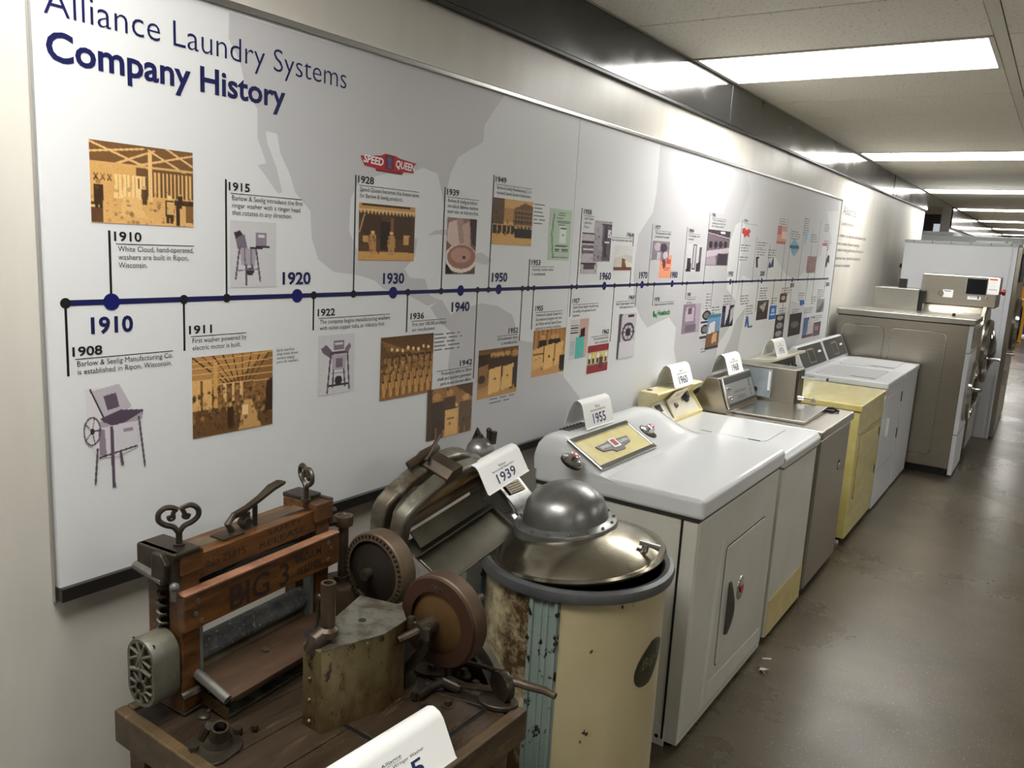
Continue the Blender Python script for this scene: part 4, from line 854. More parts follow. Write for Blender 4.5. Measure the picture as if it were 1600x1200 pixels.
# bearing bracket in front of the second wheel
q0 = at(652, 1058, 'z', TZ); q1 = at(668, 978, 'y', 1.31)
b = B(); b.tube([(q0.x-.012, q0.y-.02, TZ-.004), (q0.x-.005, q0.y-.035, TZ+.035), (q1.x+.004, 1.30, q1.z-.045), (q1.x, 1.30, q1.z)], [.022, .013, .012, .016], 10, flat=1.3); br = obj('bearing_bracket', b, iron, W1)
b = B(); b.cyl((q1.x, 1.275, q1.z), (q1.x, 1.335, q1.z), .019); b.cyl((q1.x-.028, 1.285, q1.z+.014), (q1.x+.028, 1.285, q1.z-.006), .008); b.cyl((q1.x+.025, 1.278, q1.z-.012), (q1.x+.025, 1.278, q1.z+.014), .009, seg=6); b.cyl((q1.x-.022, 1.28, q1.z), (q1.x-.022, 1.28, q1.z+.026), .009, seg=6); obj('bearing', b, iron, br)
b = B(); sh_ = at(622, 1001, 'y', 1.235); b.tube([sh_, (q1.x, 1.28, q1.z)], .010, 10); obj('crank_shaft', b, iron, W1)
# base castings on the table at the far end
def pad(cx, cy, rx, ry, rot, h=.007):
    b = B(Matrix.Translation((cx, cy, TZ-.006)) @ Matrix.Rotation(rot, 4, 'Z')); b.loft([[(rx*math.cos(t), ry*math.sin(t), z) for t in [2*PI*i/20 for i in range(20)]] for z in (0, h)]); return b
k1 = at(675, 1045, 'z', TZ); o = obj('base_casting', pad(k1.x, k1.y, .05, .03, .4), iron, W1, bev=.002)
b = B(); b.cyl((k1.x, k1.y, TZ), (k1.x, k1.y, TZ+.012), .010, seg=4); obj('square_bolt', b, iron, o)
k2 = at(648, 1092, 'z', TZ); k3 = at(690, 1078, 'z', TZ); k4 = at(715, 1078, 'z', TZ)
b = B(); b.tube([(k2.x, k2.y, TZ+.001), (k3.x-.02, k3.y-.02, TZ+.006), (k3.x, k3.y, TZ+.02), (k4.x, k4.y, TZ+.002)], [.022, .016, .018, .018], 12, flat=.6); o = obj('pawl_casting', b, iron, W1)
b = B()
for k in (k2, k4): b.cyl((k.x, k.y, TZ), (k.x, k.y, TZ+.018), .009, seg=4)
k5 = at(698, 1055, 'z', TZ); b.cyl((k5.x, k5.y, TZ), (k5.x, k5.y, TZ+.05), .0055, seg=10); b.tube([(k2.x-.01, k2.y+.05, TZ+.012), (k3.x, k3.y-.01, TZ+.008)], .004, 6); obj('bolts', b, iron, o)
for u, v, hh, sg in ((743, 1070, .010, 4), (700, 1100, .008, 4), (662, 1104, .010, 6), (725, 1052, .012, 4), (690, 1040, .010, 6)):
    kk_ = at(u, v, 'z', TZ); b = B(); b.cyl((kk_.x, kk_.y, TZ-.007), (kk_.x, kk_.y, TZ-.002), .017, seg=18); b.cyl((kk_.x, kk_.y, TZ-.002), (kk_.x, kk_.y, TZ+hh), .009, seg=sg); obj('square_bolt', b, iron, W1)
ka, kb = at(655, 1066, 'z', TZ), at(775, 1100, 'z', TZ)
b = B(); nn3 = (Vector((kb.x-ka.x, kb.y-ka.y, 0))).normalized(); pp3 = Vector((-nn3.y, nn3.x, 0))*.018; A3, B3 = Vector((ka.x, ka.y, TZ-.007)), Vector((kb.x, kb.y, TZ-.007)); b.slab([A3-pp3, B3-pp3, B3+pp3, A3+pp3], (0, 0, 1), .005); obj('mounting_strap', b, iron, W1, bev=.001)
# clutch lever, rod and ring at the front right corner
c1 = at(778, 1096, 'z', TZ); obj('corner_casting', pad(c1.x, c1.y, .048, .034, .3, .012), iron, W1, bev=.004)
c2 = at(784, 1087, 'z', TZ+.01)
b = B(); b.lathe([(.012, -.010), (.034, -.010), (.036, 0), (.034, .010), (.012, .010)], (c2.x, c2.y, TZ+.034), (.35, 1, 0), 32); rg = obj('lever_ring', b, iron, W1)
h0 = Vector((c2.x, c2.y, TZ+.045)); h1 = at(825, 1072, 'y', c2.y+.02); h2 = at(868, 1088, 'y', c2.y+.01)
b = B(); b.tube([h0, h0.lerp(h1, .6)+Vector((0, 0, .004)), h1, h1.lerp(h2, .6)+Vector((0, 0, .004)), h2], [.014, .010, .010, .009, .007], 10, flat=.7); obj('clutch_lever', b, rustp, W1, label='rusty brown curved lever handle')
r0 = at(712, 1030, 'y', 1.43); b = B(); b.tube([r0, (c2.x+.01, c2.y+.01, TZ+.062)], .0055, 8); b.tube([(k3.x+.02, k3.y+.02, TZ+.012), (c2.x-.01, c2.y+.015, TZ+.012)], .008, 8); b.sph(r0, .011); obj('control_rod', b, rustp, W1)

cr = at(712, 1180, 'z', TZ)
ya = math.radians(-3)
c0 = Vector((cr.x-.072, cr.y-.150, TZ-.0015))
card('1915', 'Barlow & Seelig Wringer Washer', 'white folded card reading 1915 on the front of the wooden table-top washer', c0, ya, .30, .085, .066)

# ================================================================== 1939 BARREL WASHER
creamb = mat('chipped_cream_enamel', (192, 180, 144), .36, rgb2=(176, 163, 124), scale=3, thr=(.3, .7), rgb3=(52, 36, 24), scale3=11, thr3=(.665, .68), stretch=(1, 1, .8), rvar=.08, coat=.2)
def stain_mat():
    M = creamb.copy(); M.name = 'brown_stained_enamel'; N = M.node_tree.nodes; L = M.node_tree.links; b = N['Principled BSDF']
    src = b.inputs['Base Color'].links[0].from_socket
    tc = N.new('ShaderNodeTexCoord'); n = N.new('ShaderNodeTexNoise'); n.inputs['Scale'].default_value = 5; n.inputs['Detail'].default_value = 9; n.inputs['Roughness'].default_value = .75
    L.new(tc.outputs['Object'], n.inputs['Vector']); r = N.new('ShaderNodeMapRange'); r.inputs[1].default_value = .42; r.inputs[2].default_value = .56; L.new(n.outputs[0], r.inputs[0])
    mx = N.new('ShaderNodeMix'); mx.data_type = 'RGBA'; L.new(r.outputs[0], mx.inputs[0]); L.new(src, mx.inputs[6]); mx.inputs[7].default_value = lin((70, 48, 26))+(1,)
    L.new(mx.outputs[2], b.inputs['Base Color']); return M
stained = stain_mat()
teal = mat('chipped_teal_paint', (142, 154, 148), .40, rgb2=(122, 138, 130), scale=4, rgb3=(30, 26, 24), scale3=34, thr3=(.585, .60), stretch=(1, 1, .6), coat=.1)
galv = mat('dull_grey_cast_rim', (112, 114, 116), .38, .6, rgb2=(94, 96, 98), scale=8, rvar=.08)
nickel = mat('worn_nickel', (170, 164, 148), .23, .95, rgb2=(142, 134, 114), scale=4, rvar=.08)
castal = mat('cast_aluminium_dome', (146, 146, 143), .32, .75, rgb2=(112, 112, 109), scale=4, bump=.05, rvar=.08)
tcx, tcy, tz, tr_ = .65, 2.09, .925, .300
W2 = thing('barrel_washer', 'cream and teal barrel wringer washer with domed grey lid', 'washing machine', (tcx, tcy, 0))
rb = tr_-.022
def arc(r, a0, a1, n=40): return [(tcx+r*math.cos(a0+(a1-a0)*i/n), tcy+r*math.sin(a0+(a1-a0)*i/n)) for i in range(n+1)]
A = math.radians
def shell(name, a0, a1, m, r=rb, z0=.05, z1=tz-.03, th=.006):
    b = B(); o_ = arc(r, A(a0), A(a1)); i_ = arc(r-th, A(a0), A(a1))[::-1]; lp = o_+i_
    b.hull([(x, y, z0) for x, y in lp], [(x, y, z1) for x, y in lp]); return obj(name, b, m, W2)
shell('barrel_panel', -69, 50, creamb); shell('barrel_panel', -140, -87, stained).__setitem__('label', 'brown stained cream panel left of the teal strip'); shell('barrel_panel', 64, 205, creamb)
for ac in (-78, 57, 212):
    b = B()
    for a0, a1, ro in ((-9.5, 9.5, rb+.003), (-8.2, -6.2, rb+.012), (6.2, 8.2, rb+.012), (-2.2, -1.0, rb+.007), (1.4, 2.6, rb+.007)):
        o_ = arc(ro, A(ac+a0), A(ac+a1), 8); i_ = arc(rb-.008, A(ac+a0), A(ac+a1), 8)[::-1]; lp = o_+i_
        b.hull([(x, y, 0) for x, y in lp], [(x, y, tz-.022) for x, y in lp])
    lg = obj('leg_channel', b, teal if ac != 212 else mat('dark_teal_paint', (40, 62, 62), .45), W2, bev=.0015)
    b = B()
    for dz in (.045, .13):
        for da in (-8.5, 8.0):
            a = A(ac+da); d = Vector((math.cos(a), math.sin(a), 0)); q = Vector((tcx, tcy, tz-.02-dz))+d*(rb+.006); b.cyl(q, q+d*.010, .008, .005, seg=12)
    obj('rivets', b, iron, lg)
b = B(); b.lathe([(tr_-.032, -.03), (tr_-.022, -.028), (tr_-.003, -.024), (tr_, -.010), (tr_-.004, .004), (tr_-.016, .010), (tr_-.030, .006), (tr_-.038, -.004), (tr_-.040, -.03)], (tcx, tcy, tz), seg=72, cap=False); obj('tub_rim', b, galv, W2)
b = B(); b.lathe([(tr_-.036, -.01), (tr_-.040, -.3), (.02, -.34)], (tcx, tcy, tz), seg=48, cap=False); obj('tub_inside', b, mat('dark_tub_inside', (40, 38, 36), .5, .5), W2)
b = B(); b.lathe([(0, .04), (rb-.01, .04), (rb-.01, .06), (0, .06)], (tcx, tcy, 0), seg=40); obj('barrel_base', b, iron, W2)
# lid: tilted shallow nickel dish, offset cast dome, clip
LM = Matrix.Translation((tcx-.006, tcy+.004, tz+.020)) @ Matrix.Rotation(A(5.5), 4, Vector((math.cos(A(28+270)), math.sin(A(28+270)), 0)))
lr = .272
b = B(LM); b.lathe([(lr-.012, -.006), (lr-.002, -.006), (lr+.003, .002), (lr-.001, .010), (lr-.010, .008), (lr-.020, .004), (lr*.8, .032), (lr*.55, .056), (lr*.3, .070), (.001, .074)], (0, 0, 0), seg=72, cap=False)
lid = obj('lid', b, nickel, W2, label='worn nickel lid')
dc = LM.inverted() @ at(884, 815, 'z', tz+.085)
DM = LM @ Matrix.Translation((dc.x, dc.y, .064)) @ Matrix.Rotation(A(-10), 4, 'Z')
b = B(DM); b.lathe([(.168, -.055), (.168, .006), (.166, .011), (.146, .015), (.139, .020), (.136, .044), (.124, .078), (.100, .106), (.061, .125), (.001, .132)], (0, 0, 0), seg=48, cap=False)
for v in b.bm.verts: v.co.x *= .95
dm = obj('lid_dome', b, castal, W2)
b = B(DM)
for k in range(16): a = k*PI/8; b.sph((1*.95*.155*math.cos(a), .155*math.sin(a), .014), .0055, seg=10, rings=6)
obj('rivets', b, irong, dm)
cp = at(1000, 862, 'z', tz+.06); 
b = B(); b.lathe([(0, 0), (.030, 0), (.024, .008), (0, .010)], (cp.x, cp.y, tz+.043), (.5, -.1, 1), 20); b.cyl((cp.x+.008, cp.y+.004, tz+.045), (cp.x+.016, cp.y+.004, tz+.085), .013, .010); cl = obj('lid_clip', b, castal, W2)
b = B(); b.tube([(cp.x-.004, cp.y+.000, tz+.088), (cp.x+.030, cp.y+.012, tz+.083), (cp.x+.052, cp.y+.020, tz+.078)], [.008, .007, .010], 10); obj('clip_handle', b, castal, cl)
# badge
ba = -4; b = B(); bdg = mat('dark_green_badge', (52, 52, 34), .35, .3); zb = at(1020, 1045, 'y', tcy-.05).z
pts = []
for i in range(28):
    t = 2*PI*i/28; sx = 15*math.cos(t); sz = .062*math.sin(t)+.022*math.cos(t)
    if math.cos(t) > 0: sz = .066*math.sin(t)*(1-.35*math.cos(t))+.034*math.cos(t)
    pts.append((A(ba+sx), zb+sz))
am = sum(p[0] for p in pts)/28; zm = sum(p[1] for p in pts)/28
def ring(k, r): return [(tcx+r*math.cos(am+(a-am)*k), tcy+r*math.sin(am+(a-am)*k), zm+(z-zm)*k) for a, z in pts]
b.loft([ring(1, rb-.002), ring(1, rb+.003), ring(.93, rb+.004), ring(.7, rb+.004), ring(.45, rb+.004), ring(.2, rb+.004), ring(.02, rb+.004)]); bg = obj('badge', b, bdg, W2, label='dark green oval badge')
b = B(); text(b, 'Big3', lambda x, y: Vector((tcx+(rb+.0055)*math.cos(A(ba-10)+x/rb), tcy+(rb+.0055)*math.sin(A(ba-10)+x/rb), zb-.010+y+.25*x)), .032, .084, -.004, .2); obj('badge_lettering', b, mat('dull_gold', (140, 132, 88), .4, .5), bg)
# wringer column with gear head
gx, gy = .30, 2.20
b = B(); b.prism([(.20, .55), (.20, 1.085), (.225, 1.10), (.275, 1.095), (.385, 1.005), (.405, .975), (.405, .935), (.37, .90), (.30, .86), (.28, .55)], 'y', gy-.075, gy+.075); gh = obj('gear_head', b, castal, W2, bev=.014)
gn = Vector((.09, 0, .11)).normalized(); c_ = atp(795, 764, (.33, gy, 1.051), gn); gd = Vector((.11, 0, -.09)).normalized()
b = B(); 
def gpt(y, t, l): return Vector((c_.x, y, c_.z))+gd*t+gn*l
b.hull([gpt(gy-.045, -.022, 0), gpt(gy+.045, -.022, 0), gpt(gy+.045, .022, 0), gpt(gy-.045, .022, 0)], [gpt(gy-.045, -.022, .005), gpt(gy+.045, -.022, .005), gpt(gy+.045, .022, .005), gpt(gy-.045, .022, .005)]); npl = obj('name_plate', b, mat('bronze_plate', (98, 88, 66), .4, .6), gh, bev=.002)
b = B()
for k in range(4): b.hull([gpt(gy-.034, -.014+k*.009, .0052), gpt(gy+.034, -.014+k*.009, .0052), gpt(gy+.034, -.010+k*.009, .0052), gpt(gy-.034, -.010+k*.009, .0052)], [gpt(gy-.034, -.014+k*.009, .006), gpt(gy+.034, -.014+k*.009, .006), gpt(gy+.034, -.010+k*.009, .006), gpt(gy-.034, -.010+k*.009, .006)])
obj('plate_print', b, mat('dark_bronze', (50, 42, 30), .5, .4), npl)
b = B(); b.prism([(.36, .99), (.395, .99), (.45, .95), (.52, .965), (.50, .945), (.36, .93)], 'y', gy-.10, gy-.076); obj('gusset', b, castal, gh, bev=.004)
b = B(); b.cyl((.38, gy-.076, .955), (.38, gy-.082, .955), .008, seg=12); b.cyl((.25, gy-.076, .97), (.25, gy-.082, .97), .008, seg=12); obj('bolt', b, iron, gh)
# wringer head
R0 = Vector((.268, 1.65, .985)); yw = A(-1); tl_ = A(10)
sv = Vector((-math.sin(yw)*math.cos(tl_), math.cos(yw)*math.cos(tl_), math.sin(tl_))); nv = Vector((math.cos(yw), math.sin(yw), 0)); 
hv = sv.cross(nv)*-1; nv2 = (nv*math.cos(A(16))-hv*math.sin(A(16))).normalized(); hv = (hv*math.cos(A(16))+nv*math.sin(A(16))).normalized(); nv = nv2
if hv.z < 0: hv = -hv
MR = Matrix(((sv.x, nv.x, hv.x, R0.x), (sv.y, nv.y, hv.y, R0.y), (sv.z, nv.z, hv.z, R0.z), (0, 0, 0, 1)))
headm = mat('worn_grey_enamel_head', (106, 102, 90), .36, .5, rgb2=(82, 70, 54), scale=7, thr=(.5, .64), rgb3=(136, 132, 120), scale3=12, thr3=(.58, .66), rvar=.1)
WL = .43
lpo = [(0, 0), (-.006, .05), (-.002, .10), (.012, .122), (.045, .142), (.10, .163), (.16, .177), (.22, .182), (.28, .178), (.335, .166), (.385, .145), (.412, .115), (.416, .06), (.412, .0)]
lpi = [(.042, .0), (.040, .04), (.042, .085), (.054, .106), (.080, .122), (.120, .137), (.165, .149), (.22, .154), (.275, .150), (.322, .138), (.358, .120), (.378, .092), (.380, .05), (.376, .0)]
for nm, n0, n1, sh in (('front', 0, .05, 0), ('back', -.075, -.022, .0)):
    b = B(MR); lp = lpo+lpi[::-1]
    def P_(pts, n, k=1.0): return [(s, n, h) for s, h in pts]
    N_ = len(lpo); fr = [b.bm.verts.new((s, n1, h)) for s, h in lpo]; fi = [b.bm.verts.new((s, n1, h)) for s, h in lpi]; br_ = [b.bm.verts.new((s, n0, h)) for s, h in lpo]; bi = [b.bm.verts.new((s, n0, h)) for s, h in lpi]
    for i in range(N_-1):
        for q in ((fr[i], fr[i+1], fi[i+1], fi[i]), (br_[i], bi[i], bi[i+1], br_[i+1]), (fr[i], br_[i], br_[i+1], fr[i+1]), (fi[i], fi[i+1], bi[i+1], bi[i])): b.face(q)
    for i in (0, N_-1): b.face((fr[i], fi[i], bi[i], br_[i]))
    obj('head_frame', b, headm, W2, bev=.010)
b = B(MR); b.prism([(.17, .165), (.24, .172), (.235, .205), (.19, .205), (.165, .185)], 'y', -.08, .054); b.tube([(.12, -.06, .190), (.19, -.05, .212), (.25, -.06, .208)], .009, 8, flat=1.6); b.tube([(.16, -.03, .210), (.28, -.08, .226)], .006, 8); obj('release_catch', b, rustp, W2, bev=.004)
for h, mm in ((.112, mat('amber_roller', (138, 112, 66), .42, rgb2=(112, 86, 46), scale=10)), (.066, mat('brown_roller', (96, 78, 56), .5, rgb2=(76, 60, 42), scale=10))):
    b = B(MR); b.lathe([(0, 0), (.022, 0), (.022, .338), (0, .338)], (.041, .016, h), (1, 0, 0), 24); obj('roller', b, mm, W2)
dull = mat('dull_zinc_tray', (106, 102, 90), .4, .7, rgb2=(86, 82, 70), scale=5, rvar=.1)
b = B(MR); b.prism([(.036, .040), (.082, .012), (.085, .016), (.038, .045)], 'x', .05, .365); obj('drain_board', b, dull, W2, bev=.001)
b = B(MR); b.loft([[(.02, .00, .0), (.395, .00, .03)], [(.02, .06, -.02), (.395, .07, .01)]], cap=False, closed=False); b.bm.free()
b = B(MR); b.prism([(.03, .004), (.085, -.008), (.098, .010), (.102, .010), (.089, -.013), (.03, -.002)], 'x', .03, .395); obj('drip_tray', b, dull, W2, bev=.001)
tv = [(.04, .055), (.385, .055), (.40, .075), (.395, .185), (.375, .20), (.055, .20), (.035, .185)]
b = B(MR); b.hull([(s, n, -.014-(n-.05)*.20) for s, n in tv], [(s, n, -.011-(n-.05)*.20) for s, n in tv]); ft = obj('feed_tray', b, dull, W2)
b = B(MR); b.tube([(s, n, -.006-(n-.05)*.20) for s, n in [tv[1], tv[2], tv[3], tv[4], tv[5], tv[6], tv[0]]], .0045, 8); obj('tray_edge', b, dull, ft)
b = B(MR); b.tube([(.40, -.02, .10), (.50, .0, .02), (.55, .02, -.02)], .035, 12); obj('head_arm', b, castal, W2)
s0 = at(750, 706, 'y', 2.16)
b = B(); b.sph(s0, .048, .05, .052, seg=24); b.cyl(s0-Vector((0, 0, .12)), s0, .045, .047); sk = obj('gear_knob', b, castal, W2)
b = B(); b.tube([s0+Vector((-.03, 0, .03)), s0+Vector((-.012, 0, .075)), s0+Vector((.004, 0, .05))], .009, 8); b.cyl(s0+Vector((.03, .03, .03)), s0+Vector((.034, .03, .072)), .011); b.cyl(s0+Vector((.012, .03, .03)), s0+Vector((.012, .03, .07)), .008); b.sph(s0+Vector((.012, .03, .072)), .010); obj('shift_lever', b, iron, sk)
c39 = card('1939', 'Barlow & Seelig Wringer Washer', 'white folded card reading 1939 propped on the barrel washer gear head', (.393-.066, 2.068, 1.105), A(11), .32, .085, .066)
# power cords hanging behind
cb = mat('black_cord', (20, 20, 20), .5)
b = B(); e0 = at(716, 860, 'y', 2.0); e1 = at(700, 905, 'y', 2.0); b.tube([e0+Vector((.02, 0, .05)), e0, e1, e1-Vector((0, 0, .3))], .006, 8); b.tube([e0+Vector((.035, 0, .05)), e0+Vector((.014, 0, 0)), e1+Vector((.018, 0, 0)), e1-Vector((-.02, 0, .3))], .006, 8); obj('power_cord', b, cb, W2)

# ================================================================== BOXED MACHINES
def rr(pts): return pts
def panel_outline(b, pts, x, w_=.004, t=.0012):
    "thin recessed-looking line round a polygon on the plane x (real groove lip)"
    n = len(pts)
    for i in range(n):
        (y0, z0), (y1, z1) = pts[i], pts[(i+1) % n]
        d = Vector((0, y1-y0, z1-z0)); 
        if d.length < 1e-6: continue
        nn = Vector((0, -d.z, d.y)).normalized()*w_/2; p, q = Vector((x, y0, z0)), Vector((x, y1, z1))
        b.hull([p-nn, q-nn, q+nn, p+nn], [v+Vector((t, 0, 0)) for v in (p-nn, q-nn, q+nn, p+nn)])
def rnd(y0, y1, z0, z1, r=.03, k=4):
    out = []
    for cy, cz, a in ((y1-r, z1-r, 0), (y0+r, z1-r, 90), (y0+r, z0+r, 180), (y1-r, z0+r, 270)):
        for i in range(k+1):
            t = math.radians(a+90*i/k); out.append((cy+r*math.cos(t), cz+r*math.sin(t)))
    return out
FX = .815           # front plane of the washers
BX = .10            # back plane
groove = mat('panel_gap_dark', (40, 38, 34), .6)
shl = mat('soft_panel_line', (150, 148, 138), .5)

# ---- 1955 dryer
Y0, Y1 = 2.68, 3.70
D1 = thing('clothes_dryer', 'white enamel dryer with yellow chrome-framed dial plate and raised oval door badge', 'clothes dryer', (.45, 3.19, 0))
b = B(); b.box(BX+.02, FX-.004, Y0+.012, Y1-.012, .02, .912); obj('cabinet', b, enamel2, D1, bev=.004)
b = B(); b.box(FX-.06, FX+.000, Y0+.018, Y1-.010, .045, .905); fp = obj('front_panel', b, enamel2, D1, bev=.012)
b = B(); b.box(FX-.068, FX-.060, Y0+.008, Y1-.008, .03, .912); obj('side_gap', b, blackp, D1)
b = B(); b.box(BX+.03, FX-.03, Y0+.03, Y1-.03, 0, .03); obj('plinth', b, blackp, D1)
b = B(); b.box(BX+.02, FX-.055, Y0+.009, Y0+.013, .0, .085); obj('side_foot_panel', b, enamel2, D1, bev=.001)
b = B(); b.cyl((FX-.085, Y0+.0085, .035), (FX-.085, Y0+.0075, .035), .008, seg=14); obj('screw_hole', b, blackp, D1)
b = B(); b.box(BX+.02, FX+.001, Y0+.006, Y1-.006, .908, .925); obj('lid_gap', b, groove, D1)
# top with console: profile swept, ends rounded
b = B(); b.box(BX+.01, FX+.016, Y0, Y1, .916, .998); top = obj('top_panel', b, enamel, D1, bev=.020)
hp_ = [(BX+.012, .97), (.50, .985), (.43, .999), (.40, 1.008), (.37, 1.0247), (.30, 1.0638), (.235, 1.100), (.215, 1.109), (.19, 1.112), (.15, 1.112), (.128, 1.106), (.114, 1.09), (.108, 1.06)]
b = B(); loops = []
for y, k in ((.001, .30), (.006, .60), (.018, .80), (.040, .93), (.075, .99), (.12, 1), (.50, 1), (Y1-Y0-.22, 1), (Y1-Y0-.16, .985), (Y1-Y0-.11, .93), (Y1-Y0-.07, .82), (Y1-Y0-.035, .58), (Y1-Y0-.012, .28), (Y1-Y0-.002, .05)):
    loops.append([(x, Y0+y, z if z < .999 else .997+(z-.997)*k) for x, z in hp_])
b.loft(loops); obj('console', b, enamel, D1)
# console slope plane
sp0 = Vector((.40, 3.2, 1.008)); sn = Vector((.092, 0, .165)).normalized()
def onsl(u, v, lift=0): q = atp(u, v, sp0, sn); return q+sn*lift
cs = [onsl(893, 690), onsl(980, 662), onsl(1006, 686), onsl(912, 723)]
ya0 = (cs[0].y+cs[3].y)/2; ya1 = (cs[1].y+cs[2].y)/2; sd = Vector((.165, 0, -.092)).normalized()
base = Vector((.235, 0, 1.100)); L_ = (Vector((.40, 0, 1.008))-base).length
def slp(y, t, lift=0): return base+sd*(L_*t)+Vector((0, y, 0))+sn*lift
def sslab(name, y0, y1, t0, t1, lift, th, m, parent, bev=0):
    b = B(); b.hull([slp(y0, t0, lift), slp(y1, t0, lift), slp(y1, t1, lift), slp(y0, t1, lift)], [slp(y0, t0, lift+th), slp(y1, t0, lift+th), slp(y1, t1, lift+th), slp(y0, t1, lift+th)]); return obj(name, b, m, parent, bev=bev)
pl_ = sslab('dial_plate', ya0+.012, ya1-.012, .12, .90, .0, .006, mat('pale_yellow_plate', (222, 212, 150), .3, rgb2=(212, 196, 132), scale=12), D1)
for a in ((ya0, ya1, .02, .14), (ya0, ya1, .88, 1.0), (ya0, ya0+.016, .10, .92), (ya1-.016, ya1, .10, .92)): sslab('chrome_bezel', *a, 0, .014, chrome, pl_, .004)
ym = (ya0+ya1)/2
b = B(); b.hull([slp(y, t, .006) for y, t in ((ym-.14, .42), (ym-.03, .40), (ym+.03, .40), (ym+.14, .42), (ym+.12, .60), (ym+.05, .64), (ym+.04, .72), (ym-.04, .72), (ym-.05, .64), (ym-.12, .60))], [slp(y, t, .011) for y, t in ((ym-.14, .42), (ym-.03, .40), (ym+.03, .40), (ym+.14, .42), (ym+.12, .60), (ym+.05, .64), (ym+.04, .72), (ym-.04, .72), (ym-.05, .64), (ym-.12, .60))]); emb = obj('emblem', b, mat('grey_enamel_emblem', (120, 120, 124), .3, .4), pl_, bev=.001)
sslab('emblem_centre', ym-.030, ym+.030, .36, .62, .011, .003, whi, emb, .001); sslab('emblem_centre', ym-.016, ym+.016, .40, .58, .014, .001, redm, emb)
b = B(); text(b, 'SPEED', lambda x, y: slp(ym-.118+x, .54-y/L_, .0118), .013, .078, .01); text(b, 'QUEEN', lambda x, y: slp(ym+.040+x, .54-y/L_, .0118), .013, .078, .01); obj('emblem_letters', b, whi, emb, flat=True)
for yk in ((onsl(878, 706).y), (onsl(1000, 664).y)):
    c = slp(yk, .5, 0); b = B(); b.lathe([(0, -.01), (.044, -.01), (.044, .002), (0, .002)], c, sn, 32); obj('knob_ring', b, iron, D1); b = B(); b.lathe([(0, 0), (.040, 0), (.040, .004), (.030, .010), (.024, .012), (.020, .030), (.016, .032), (0, .032)], c, sn, 32); kn = obj('control_knob', b, chrome, D1)
    b = B(); b.lathe([(0, .032), (.014, .032), (.014, .034), (0, .034)], c, sn, 20); obj('knob_cap', b, redm, kn); b = B(); b.lathe([(0, .034), (.006, .034), (.006, .035), (0, .035)], c, sn, 16); obj('knob_centre', b, whi, kn)
vb = at(868, 683, 'z', 1.112)
for k in range(7):
    b = B(); y = Y0+.14+k*.028; b.box(.135, .185, y, y+.014, 1.108, 1.1135); obj('vent_slot', b, mat('dark_brown_slot', (62, 44, 34), .6), D1)
# chipped corner
# door
dp = [at(1134, 855, 'x', FX), at(1192, 812, 'x', FX), at(1180, 972, 'x', FX), at(1118, 1034, 'x', FX)]
dy0, dy1 = (dp[0].y+dp[3].y)/2, (dp[1].y+dp[2].y)/2; dz1 = (dp[0].z+dp[1].z)/2; dz0 = (dp[2].z+dp[3].z)/2
b = B(); pts = rnd(dy0, dy1, dz0, dz1, .02); b.hull([(FX-.002, y, z) for y, z in pts], [(FX+.005, y, z) for y, z in pts]); dr = obj('door', b, enamel2, D1, bev=.002)
b = B(); pts2 = rnd(dy0-.005, dy1+.005, dz0-.005, dz1+.005, .024); b.hull([(FX-.002, y, z) for y, z in pts2], [(FX+.0008, y, z) for y, z in pts2]); obj('door_gap', b, groove, dr)
# raised pressed field round the door
b = B(); o1 = rnd(dy0-.10, dy1+.075, .14, dz1+.05, .02); 
b.hull([(FX-.001, dy0-.115, .07), (FX-.001, dy1+.10, .07), (FX-.001, dy1+.10, .135), (FX-.001, dy0-.07, .16)], [(FX+.004, dy0-.115, .07), (FX+.004, dy1+.10, .07), (FX+.001, dy1+.10, .135), (FX+.001, dy0-.07, .16)]); obj('pressed_ridge', b, enamel2, D1, bev=.002)
b = B(); b.hull([(FX-.001, dy0-.14, .07), (FX-.001, dy0-.11, .07), (FX-.001, dy0-.045, dz1+.04), (FX-.001, dy0-.075, dz1+.04)], [(FX+.001, dy0-.14, .07), (FX+.005, dy0-.11, .07), (FX+.005, dy0-.045, dz1+.04), (FX+.001, dy0-.075, dz1+.04)]); obj('pressed_ridge', b, enamel2, D1, bev=.002)
hz0 = at(1130, 989, 'x', FX).z; hz1 = at(1134, 913, 'x', FX).z; hy = at(1134, 950, 'x', FX).y
b = B(); b.loft([[(FX+.004, hy-.012, z), (FX+.004+o_, hy-.010, z), (FX+.010+o_, hy, z), (FX+.004+o_, hy+.012, z), (FX+.004, hy+.012, z)] for z, o_ in [(hz0+(hz1-hz0)*i/10, .006+.020*math.sin(PI*i/10)) for i in range(11)]]); obj('door_handle', b, mat('brushed_handle', (120, 114, 112), .3, .9), dr)
bc = at(1158, 918, 'x', FX+.01); b = B(); b.sph((FX+.005, bc.y, bc.z), .012, .042, .055, seg=28, rings=14); bdg2 = obj('door_badge', b, chrome, dr)
b = B(); b.hull([(FX+.016, bc.y-.028, bc.z-.012), (FX+.016, bc.y+.002, bc.z-.016), (FX+.016, bc.y+.002, bc.z+.018), (FX+.016, bc.y-.028, bc.z+.012)], [(FX+.0178, bc.y-.028, bc.z-.012), (FX+.0178, bc.y+.002, bc.z-.016), (FX+.0178, bc.y+.002, bc.z+.018), (FX+.0178, bc.y-.028, bc.z+.012)]); obj('badge_centre', b, redm, bdg2)
card('1955', 'Speed Queen Automatic Dryer', 'white folded card reading 1955 on the white enamel dryer console', (.165, at(932, 655, 'x', .2).y, 1.112), A(0), .25, .115, .056)

